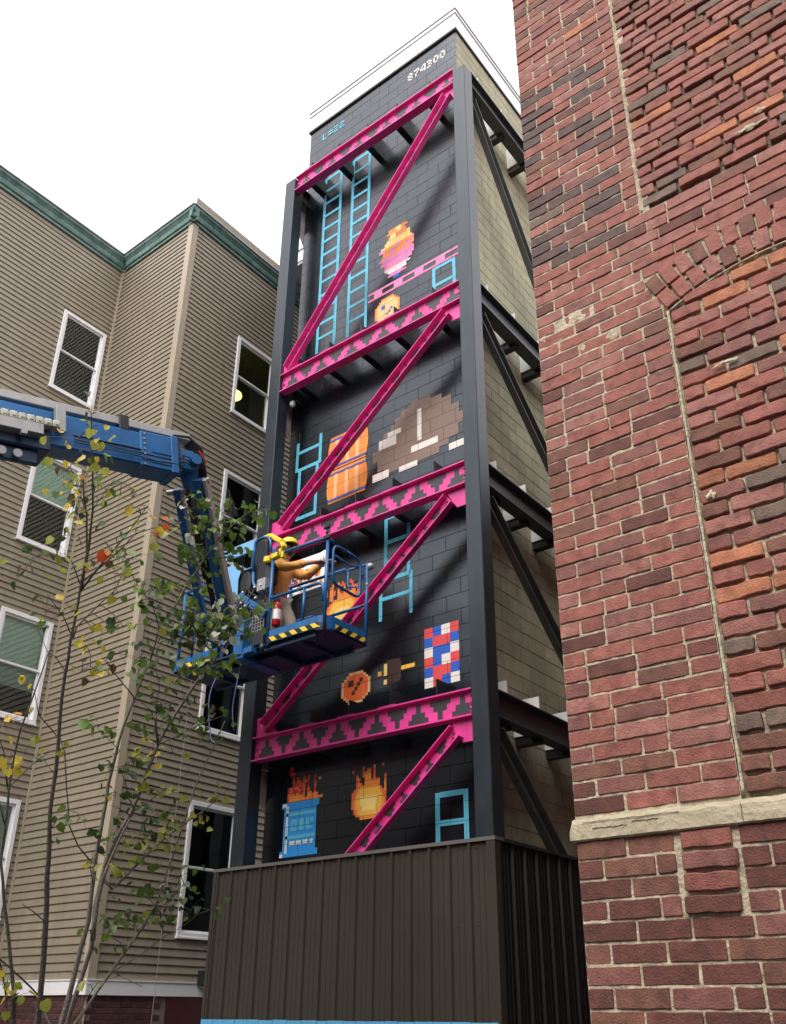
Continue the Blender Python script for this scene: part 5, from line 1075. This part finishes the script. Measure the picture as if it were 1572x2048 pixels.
part('control_console', 'steel2', lambda b: (b.box(-7.60, -7.30, Y0+.0, Y0+.24, 6.02, 6.34, bev=.03), b.box(-7.28, -7.0, Y0+.01, Y0+.2, 6.05, 6.36, bev=.04)))
part('junction_box', 'alu', lambda b: b.box(-7.10, -6.97, Y0-.06, Y0+.05, 5.92, 6.08, bev=.008))
part('platform_support', 'lift', lambda b: (b.beam((-7.42, Y0-.02, 5.97), (-6.95, Y0-.02, 5.62), .05, .09, bev=.006), b.beam((-7.28, Y0-.06, 5.16), (-7.28, Y0-.06, 5.62), .14, .12, up=V((0,1,0)), bev=.02), b.beam((-7.42, Y0-.04, 5.19), (-7.08, Y0-.04, 5.22), .1, .08, bev=.01), b.box(-7.35, -7.2, Y0-.1, Y0+.5, 5.13, 5.2, bev=.01)))
def wires(b):
    rn = random.Random(8)
    for k in range(16):
        a = V((rn.uniform(-7.45,-7.05), Y0+rn.uniform(-.03,.1), rn.uniform(5.95,6.15))); e = V((rn.uniform(-7.65,-6.98), Y0+rn.uniform(-.05,.05), rn.uniform(5.55,5.9)))
        m_ = (a+e)/2+V((rn.uniform(-.12,.12), rn.uniform(-.08,0), rn.uniform(-.15,.02))); b.tube(curve([a, m_, e], .3, 6), .008, 5)
part('cable_bundle', 'black', wires, True)['kind'] = 'stuff'
part('connector_row', 'white', lambda b: [b.box(x-.012, x+.012, Y0-.075, Y0-.06, z-.01, z+.01) for x, z in [(random.Random(k).uniform(-7.6,-7.0), random.Random(k+50).uniform(5.7,6.0)) for k in range(14)]])
def mesh_(b):
    for k in range(5): b.tube([(-7.17+.045*k, Y0-.01, 5.44), (-7.17+.045*k, Y0-.01, 5.66)], .004, 4)
    for k in range(5): b.tube([(-7.19, Y0-.01, 5.46+.045*k), (-6.98, Y0-.01, 5.46+.045*k)], .004, 4)
part('wire_guard', 'alu', mesh_)
part('tool_tray', 'steel', lambda b: b.box(-7.2, -6.97, Y0-.03, Y0+.1, 5.27, 5.43, bev=.01))
part('end_peg', 'steel', lambda b: b.tube([(-6.955, Y0-.04, 5.17), (-6.955, Y0-.04, 5.26)], .028, 10), True)
rail('left_leg_loop', curve([(-8.20, Y0, 5.4), (-8.22, Y0, 6.0), (-8.1, Y0, 6.05)], .06), .016)
# yellow crush guard around the console
def guard(b):
    y0, y1 = Y0-.02, Y0+.05
    def bar(P, w=.055):
        for (a, e) in zip(P[:-1], P[1:]): b.beam((a[0], (y0+y1)/2, a[1]), (e[0], (y0+y1)/2, e[1]), y1-y0, w*.72, up=V((0,1,0)) if False else V((0,0,1)) if abs(a[0]-e[0]) > .03 else V((1,0,0)), bev=.012)
    bar([(-7.13, 6.645), (-7.00, 6.655)], .06); bar([(-7.0, 6.65), (-6.80, 6.50)], .085); bar([(-6.80, 6.50), (-6.765, 6.42)], .06)
    bar([(-6.95, 6.345), (-6.80, 6.355)], .10); bar([(-6.80, 6.43), (-6.815, 6.34)], .06); bar([(-6.97, 6.335), (-7.07, 6.35)], .11); bar([(-6.76, 6.36),(-6.77,6.28)], .05)
part('yellow_guard', 'safety', guard)
part('guard_bolt', 'black', lambda b: [b.tube([(x, Y0-.03, z), (x, Y0-.02, z)], .011, 8) for x, z in ((-6.965, 6.60), (-6.82, 6.37), (-6.82, 6.34), (-6.80, 6.42))])
# lift chassis, out of the picture behind the left edge
BS = Lf-D_*.5
part('lower_arm', 'lift', lambda b: (b.beam((-7.9, -1.4, 1.6), BS+V((0,-.1,-.2)), .4, .45, bev=.03)))
part('chassis', 'lift', lambda b: (b.box(-8.8, -7.0, -2.6, -.2, .45, 1.3, bev=.08), b.box(-8.6, -7.2, -2.2, -.6, 1.3, 1.9, bev=.08)))
for (x, y) in ((-8.85, -2.2), (-6.95, -2.2), (-8.85, -.6), (-6.95, -.6)):
    part('wheel', 'black', lambda b: b.tube([(x-.14, y, .42), (x+.14, y, .42)], .42, 20), True)

# ------------------------------------------------------------------ things on the platform
ex = thing('fire_extinguisher', 'red fire extinguisher with white label strapped behind the platform post', 'fire extinguisher', (-6.90, 6.60, 5.44))
b = MB(); b.tube([(-6.905, 6.60, 5.50), (-6.905, 6.60, 5.52), (-6.90, 6.60, 5.75), (-6.90, 6.60, 5.78), (-6.90, 6.60, 5.80)], [.035, .048, .048, .04, .018], 14); b.obj('cylinder', M_['fred'], ex, True)
b = MB(); b.tube([(-6.904, 6.60, 5.58), (-6.90, 6.60, 5.70)], .0495, 14, cap=False); b.obj('paper_label', M_['fascia'], ex, True)
b = MB(); b.box(-6.93, -6.87, 6.585, 6.615, 5.80, 5.84, bev=.006); b.tube([(-6.90, 6.57, 5.82), (-6.955, 6.56, 5.78), (-6.96, 6.56, 5.62)], .009, 6); b.obj('valve_handle', M_['black'], ex)
cm = thing('action_camera', 'small black action camera on a clamp on the top rail corner', 'camera', (-6.09, 6.50, 6.34))
b = MB(); b.box(-6.125, -6.055, 6.48, 6.52, 6.44, 6.49, bev=.006); b.obj('camera_body', M_['black'], cm)
b = MB(); b.tube([(-6.10, 6.476, 6.465), (-6.10, 6.48, 6.465)], .014, 10); b.obj('lens', M_['steel'], cm)
b = MB(); b.tube([(-6.09, 6.50, 6.33), (-6.09, 6.50, 6.44)], .009, 6); b.ball((-6.09, 6.50, 6.39), .018); b.box(-6.13, -6.04, 6.485, 6.515, 6.31, 6.355, bev=.005); b.obj('clamp', M_['black'], cm)
bd = thing('stencil_board', 'white board spotted with red, orange and black paint held against the wall', 'board', (-7.2, 7.30, 6.25))
b = MB(); th = .012; P = [(-7.50, 6.26), (-6.86, 6.26), (-6.84, 6.74), (-6.87, 6.745), (-6.93, 6.73), (-7.49, 6.74)]; n = len(P)
for y in (7.30, 7.30+th): b.v += [(x, y, z) for x, z in P]
b.f += [tuple(range(n)), tuple(range(n, 2*n))[::-1]]; b.m += [0, 0]
for i in range(n): j = (i+1) % n; b.f.append((i, n+i, n+j, j)); b.m.append(0)
b.obj('panel', M_['fascia'], bd)
b = MB(); rn = random.Random(12)
for k in range(46):
    x, z = rn.uniform(-7.46, -6.90), rn.uniform(6.29, 6.56); r = rn.uniform(.010, .032); n = 9; c_ = len(b.v); y = 7.2985-.0004*k*.5
    b.v += [(x+r*(1+.35*rn.uniform(-1,1))*math.cos(2*math.pi*i/n), y, z+r*.8*(1+.35*rn.uniform(-1,1))*math.sin(2*math.pi*i/n)) for i in range(n)]; b.f.append(tuple(range(c_, c_+n))); b.m.append(rn.choice((0,1,2,0,1,3)))
for (x, z, r) in ((-7.38, 6.67, .04), (-7.28, 6.70, .035), (-7.33, 6.68, .025)):
    for q, mi in ((r, 0), (r*.55, 4)):
        n = 9; c_ = len(b.v); b.v += [(x+q*1.3*math.cos(2*math.pi*i/n), 7.27-(.002 if mi == 4 else 0), z+q*.7*math.sin(2*math.pi*i/n)) for i in range(n)]; b.f.append(tuple(range(c_, c_+n))); b.m.append(mi)
for (x0, x1, z0, z1, mi) in ((-7.42,-7.38,6.42,6.52,5),(-7.36,-7.22,6.50,6.52,4),(-7.36,-7.22,6.43,6.45,4),(-7.36,-7.34,6.43,6.52,4),(-7.24,-7.22,6.43,6.52,4),(-7.18,-7.06,6.52,6.54,4)):
    b.face([(x0, 7.265, z0), (x1, 7.265, z0), (x1, 7.265, z1), (x0, 7.265, z1)], mi)
b.obj('paint_spot', [M_['red'], M_['orange'], M_['yellow'], M_['tanO'], M_['black'], M_['blueD']], bd, kind='stuff')
b = MB()
for (x0, x1, z0, z1, k) in ((-7.47, -6.95, 5.99, 6.03, 0), (-7.43, -7.10, 6.03, 6.09, 1)): paint(b, x0+.0, x1, z0+.0, z1, k)
b.obj('painted_stripe', [M_['blueL'], M_['yellow']], tower)

# ------------------------------------------------------------------ person
def skin_body(name, verts, edges, radii, m, parent, sub=2, root=0):
    me = bpy.data.meshes.new(name); me.from_pydata(verts, edges, []); o = bpy.data.objects.new(name, me); scene.collection.objects.link(o)
    sk = o.modifiers.new('skin', 'SKIN'); me.skin_vertices[0].data
    for i, r in enumerate(radii):
        r = r if isinstance(r, tuple) else (r, r); me.skin_vertices[0].data[i].radius = r
    me.skin_vertices[0].data[root].use_root = True
    ss = o.modifiers.new('sub', 'SUBSURF'); ss.levels = sub; ss.render_levels = sub
    dg = bpy.context.evaluated_depsgraph_get(); ev = o.evaluated_get(dg); nm = bpy.data.meshes.new_from_object(ev)
    bpy.data.objects.remove(o); nm.materials.clear(); nm.materials.append(m)
    nm.polygons.foreach_set('use_smooth', [True]*len(nm.polygons))
    for v in nm.vertices:
        n_ = v.normal; a_ = {'hoodie': .011, 'trousers': .009}.get(name, 0)
        if a_: v.co += n_*a_*(noise.noise(V((v.co.x*16, v.co.y*16, v.co.z*42)))+.5*noise.noise(v.co*50))
    return link(name, nm, parent)
per = thing('person', 'painter in mustard hoodie and beige trousers leaning towards the white board from the lift', 'person', (-7.05, 6.86, 5.27))
# hips (0), spine, chest, neck, head; legs; arms.  facing +X, arms reaching forward
hip = V((-7.20, 6.86, 6.00)); chest = V((-7.17, 6.86, 6.33)); neck = V((-7.11, 6.86, 6.50)); hd = V((-7.055, 6.86, 6.60))
vs = [hip, V((-7.20, 6.86, 6.16)), chest, V((-7.13, 6.86, 6.44)), neck, hd+V((0,0,.0)), hd+V((.015,0,.07)),
      hip+V((0,-.09,-.03)), V((-7.05, 6.76, 5.68)), V((-7.17, 6.76, 5.34)), V((-7.07, 6.76, 5.305)),
      hip+V((0,.09,-.03)), V((-7.03, 6.97, 5.68)), V((-7.15, 6.97, 5.34)), V((-7.05, 6.97, 5.305)),
      V((-7.12, 6.69, 6.42)), V((-6.91, 6.70, 6.28)), V((-6.68, 6.84, 6.33)), V((-6.61, 6.89, 6.34)),
      V((-7.12, 7.03, 6.42)), V((-6.92, 7.06, 6.31)), V((-6.70, 7.06, 6.40)), V((-6.63, 7.07, 6.42))]
ed = [(0,1),(1,2),(2,3),(3,4),(4,5),(5,6),(0,7),(7,8),(8,9),(9,10),(0,11),(11,12),(12,13),(13,14),(3,15),(15,16),(16,17),(17,18),(3,19),(19,20),(20,21),(21,22)]
rd = [(.13,.10),(.12,.10),(.13,.11),(.09,.08),.05,(.075,.085),(.07,.08),.085,.06,.045,.035,.085,.06,.045,.035,.06,.045,.032,.03,.06,.045,.032,.03]
bo = skin_body('body', [tuple(v) for v in vs], ed, rd, M_['skin'], per)
hvs = [V((-7.20,6.86,5.97)), V((-7.195,6.86,6.14)), chest, V((-7.13,6.86,6.45)), V((-7.12,6.68,6.42)), V((-6.91,6.69,6.275)), V((-6.70,6.83,6.33)), V((-7.12,7.04,6.42)), V((-6.92,7.07,6.31)), V((-6.71,7.065,6.40)), V((-7.13,6.86,6.51))]
skin_body('hoodie', [tuple(v) for v in hvs], [(0,1),(1,2),(2,3),(3,4),(4,5),(5,6),(3,7),(7,8),(8,9),(3,10)], [(.15,.125),(.145,.125),(.155,.135),(.11,.10),.078,.062,.045,.078,.062,.045,(.085,.075)], M_['hood'], per)
tvs = [V((-7.20,6.86,6.02)), V((-7.20,6.77,5.95)), V((-7.05,6.76,5.68)), V((-7.165,6.76,5.37)), V((-7.20,6.95,5.95)), V((-7.03,6.97,5.68)), V((-7.145,6.97,5.37))]
skin_body('trousers', [tuple(v) for v in tvs], [(0,1),(1,2),(2,3),(0,4),(4,5),(5,6)], [(.125,.115),.105,.08,.065,.105,.08,.065], M_['pants'], per)
for y in (6.76, 6.97):
    b = MB(); b.ball((-7.10+(.02 if y > 6.9 else 0), y, 5.315), .075, nu=12, nv=8, sq=(1.7,.62,.6)); b.obj('shoe', M_['steel2'], per, True)
# face details
b = MB(); H0 = hd+V((.015,0,.035))
b.ball(H0+V((.088,0,-.012)), .014, nu=8, nv=6, sq=(1.2,.8,1.2)); b.ball(H0+V((.0,-.083,-.005)), .02, nu=8, nv=6, sq=(.8,.4,1.3)); b.ball(H0+V((.0,.083,-.005)), .02, nu=8, nv=6, sq=(.8,.4,1.3)); b.obj('nose_and_ears', M_['skin'], per, True)
b = MB(); [b.ball(H0+V((.074, s*.03, .012)), .009, nu=8, nv=6) for s in (-1, 1)]; b.obj('eyes', M_['black'], per, True)
b = MB(); b.ball(H0+V((.079,0,-.045)), .016, nu=8, nv=5, sq=(.4,1.1,.35)); b.obj('mouth', M_['redD'], per, True)
b = MB(); b.ball(H0+V((-.022,0,-.01)), .095, nu=16, nv=10, sq=(1,.98,1.1)); b.obj('hair', M_['hair'], per, True)
hh = thing('hard_hat', 'yellow hard hat on the head of the painter behind the guard', 'hard hat', tuple(H0+V((0,0,.04))))
b = MB(); c_ = H0+V((-.005,0,.045)); n = 18
prof = [(.104,0),(.102,.03),(.090,.06),(.064,.082),(.032,.094),(.0,.096)]
for r, z in prof:
    for i in range(n): a = 2*math.pi*i/n; b.v.append((c_.x+r*1.12*math.cos(a), c_.y+r*math.sin(a), c_.z+z))
for k in range(len(prof)-1):
    for i in range(n): b.f.append((k*n+i, k*n+(i+1) % n, (k+1)*n+(i+1) % n, (k+1)*n+i)); b.m.append(0)
b.obj('shell', M_['safety'], hh, True)
b = MB(); b.tube([c_+V((.128*math.cos(a)+.01, .106*math.sin(a), -.002)) for a in [2*math.pi*i/20 for i in range(21)]], .009, 6, cap=False); b.obj('brim', M_['safety'], hh, True)
# hands: palm plus five bent fingers each
def hand(w, d, up, side):
    d = d.normalized(); up = up.normalized(); s = d.cross(up).normalized()*side; b = MB()
    b.obox(w+d*.045, d, s, up, (.042, .038, .014), 0, .012)
    for k, (o, L) in enumerate(((-.028,.062),(-.010,.074),(.009,.070),(.027,.056))):
        p = w+d*.085+s*o; b.tube([p, p+d*L*.4-up*.004, p+d*L*.72-up*.018, p+d*L*.86-up*.036], [.0095,.009,.008,.006], 7)
    p = w+d*.03-s*.036; b.tube([p, p+d*.03-s*.022-up*.006, p+d*.06-s*.026-up*.016], [.011,.0095,.007], 7)
    b.obj('hand', M_['skin'], per, True)
hand(V((-6.63,6.88,6.335)), V((.75,.55,.12)), V((0,0,1)), 1); hand(V((-6.65,7.07,6.415)), V((.8,.5,.15)), V((0,0,1)), -1)
cn = thing('spray_can', 'small white topped spray can held in the painter\'s hand', 'spray can', (-6.58, 6.97, 6.32))
b = MB(); b.tube([(-6.575,6.965,6.30),(-6.575,6.965,6.40),(-6.575,6.965,6.415)], [.026,.026,.018], 12); b.obj('can_body', M_['alu'], cn, True)
b = MB(); b.tube([(-6.575,6.965,6.416),(-6.575,6.965,6.435)], .013, 10); b.obj('nozzle', M_['fascia'], cn, True)
# loose air hoses under the platform
for i, (pts, lb) in enumerate((([(-7.78,6.6,5.2),(-7.82,6.5,4.85),(-7.76,6.5,4.5),(-7.70,6.5,4.30),(-7.60,6.5,4.25)], 'violet hose dangling in a loop below the platform, left one'), ([(-7.42,6.6,5.2),(-7.36,6.5,4.9),(-7.40,6.5,4.6),(-7.34,6.5,4.35)], 'violet hose hanging below the platform beside the lower window, right one'))):
    b = MB(); b.tube(curve(pts, .15, 6), .007, 6); o = b.obj('loose_hose', M_['cable'], None, True); tag(o, lb, 'hose', 'hoses hanging from the platform')

# ------------------------------------------------------------------ young trees
def leafmesh(seed, m):
    rn = random.Random(seed); L = 1.0; b = MB(); fold = rn.uniform(.12, .42); curl = rn.uniform(-.25, .5)
    half = [(0, 0), (.22, .10), (.42, .30), (.46, .55), (.30, .80), (.0, 1.0)]
    half = [(.0,.0), (.26,-.08), (.46,.16), (.47,.45), (.30,.75), (.0,1.0)]
    mid = [(0, y) for y in (0, .12, .3, .5, .78, 1.0)]
    Z = lambda x, y: -curl*(y**2)*.5+abs(x)*fold*1.2+.05*math.sin(y*7+seed)*abs(x)*2
    for (x, y) in mid: b.v.append((0, y, Z(0, y)))
    for s in (-1, 1):
        k = len(b.v)
        for (x, y) in half[1:5]: x *= s*rn.uniform(.9, 1.08); b.v.append((x, y, Z(x, y)))
        ed_ = [0]+[k+i for i in range(4)]+[5]
        for i in range(5):
            q = [i, i+1, ed_[i+1], ed_[i]]; q = [t for n_, t in enumerate(q) if t not in q[:n_]]
            b.f.append(tuple(q if s > 0 else q[::-1])); b.m.append(0)
    return b.mesh('leaf', m, True)
LM = {k: [leafmesh(s*3+ord(k), LEAF[k]) for s in range(5)] for k in LEAF}
TREES = {'A': ('slender young tree with a single dark trunk and mostly yellowing leaves', 'bark'),
         'B': ('leafier young tree with several grey stems leaning right over the boom lift platform', 'barkL'),
         'C': ('thin bare stemmed sapling at the left edge with a few yellow leaves', 'bark')}
for key, (lab, bk) in TREES.items():
    base = V(BRANCHES[key][0][0][0]); base.z = 0
    t = thing('young_tree', lab, 'tree', tuple(base)); rn = random.Random(ord(key))
    grown = []
    for bi, (pts, r0, r1) in enumerate(BRANCHES[key]):
        P = [V(p) for p in pts]
        if bi and P[0].z > 1.75 and r0 < .0121:
            q = min(grown, key=lambda g_: (g_-P[0]).length)
            if .012 < (q-P[0]).length < .7: P = [q]+P
        if P[0].z < 1.75 and bi in (0, 1, 2, 4) or (P[0].z < 1.7): P = [V((base.x+(P[0].x-base.x)*.3, base.y+(P[0].y-base.y)*.3, 0))]+P; 
        # subdivide and wobble
        Q = []
        for a, e in zip(P[:-1], P[1:]):
            n = max(1, int((e-a).length/.12))
            for i in range(n):
                p = a.lerp(e, i/n); w = .25*r0+.004; Q.append(p+V((noise.noise(p*5+V((bi,0,0))), noise.noise(p*5+V((0,bi,9))), 0))*w*1.6)
        Q.append(P[-1]); N = len(Q); grown += Q
        R = [max(.0018, r0+(r1-r0)*(i/(N-1))**.85)*(1+.10*noise.noise(Q[i]*18)) for i in range(N)]
        b = MB(); b.tube(Q, R, 8 if r0 > .01 else 5)
        if r0 > .008:
            for i in range(2, N-2, 3):     # nodes and spur stubs
                a = rn.uniform(0, 6.28); dd = V((math.cos(a), math.sin(a), .8)).normalized(); L = rn.uniform(.8, 2.0)*R[i]+.008
                b.tube([Q[i], Q[i]+dd*(R[i]+L*.6), Q[i]+dd*(R[i]+L)+V((0,0,.004))], [R[i]*.45, R[i]*.3, .0015], 5)
        b.obj('trunk' if bi == 0 else ('stem' if r0 > .015 else 'branch'), M_[bk if r0 > .012 else 'bark'], t, True)
    twigs = MB(); cnt = 0; far = {}
    for (c_, nb, n, pal) in LEAVES[key]:
        c_, nb = V(c_), V(nb)
        tw = curve([nb, (nb+c_)/2+V((rn.uniform(-.02,.02), rn.uniform(-.02,.02), .02)), c_], .2, 4); twigs.tube(tw, [.0032]*len(tw), 4)
        for i in range(n if n == 1 else round(n*(1.65 if key == 'B' else 1.15))):
            sp = .030+.0125*n; p = c_+V((rn.gauss(0, sp), rn.gauss(0, sp), rn.gauss(0, sp*.75)))
            k = rn.choice(pal); s = rn.uniform(.040, .078)*(1.25 if k in 'GR' else 1)*(1.15 if key == 'C' else 1)
            az = rn.uniform(0, 6.28); droop = rn.gauss(-.75, .45); d = V((math.cos(az)*math.cos(droop), math.sin(az)*math.cos(droop), math.sin(droop)))
            up = (V((rn.gauss(0,.55), rn.gauss(0,.55), 1))).normalized(); xx = d.cross(up).normalized(); zz = xx.cross(d)
            mt = Matrix(((xx.x*s, d.x*s, zz.x*s, p.x), (xx.y*s, d.y*s, zz.y*s, p.y), (xx.z*s, d.z*s, zz.z*s, p.z), (0,0,0,1)))
            pet = curve([c_.lerp(p, .05), (c_+p)/2+V((0,0,.012)), p], .2, 2); twigs.tube(pet, .0014, 3, cap=False)
            me = LM[k][rn.randrange(5)]
            if cnt < 300:
                o = bpy.data.objects.new('leaf', me); scene.collection.objects.link(o); o.parent = t; o.matrix_parent_inverse = Matrix.Translation(-base); o.matrix_basis = mt
            else: far.setdefault(0, []).append((me, mt, k))
            cnt += 1
    twigs.obj('twig', M_['bark'], t, kind='stuff')
    if far:
        b = MB(); ks = sorted({k for _, _, k in far[0]})
        for me, mt, k in far[0]:
            n = len(b.v); b.v += [tuple(mt @ v.co) for v in me.vertices]
            for p in me.polygons: b.f.append(tuple(n+i for i in p.vertices)); b.m.append(ks.index(k))
        b.obj('leaf', [LEAF[k] for k in ks], t, True, kind='stuff')
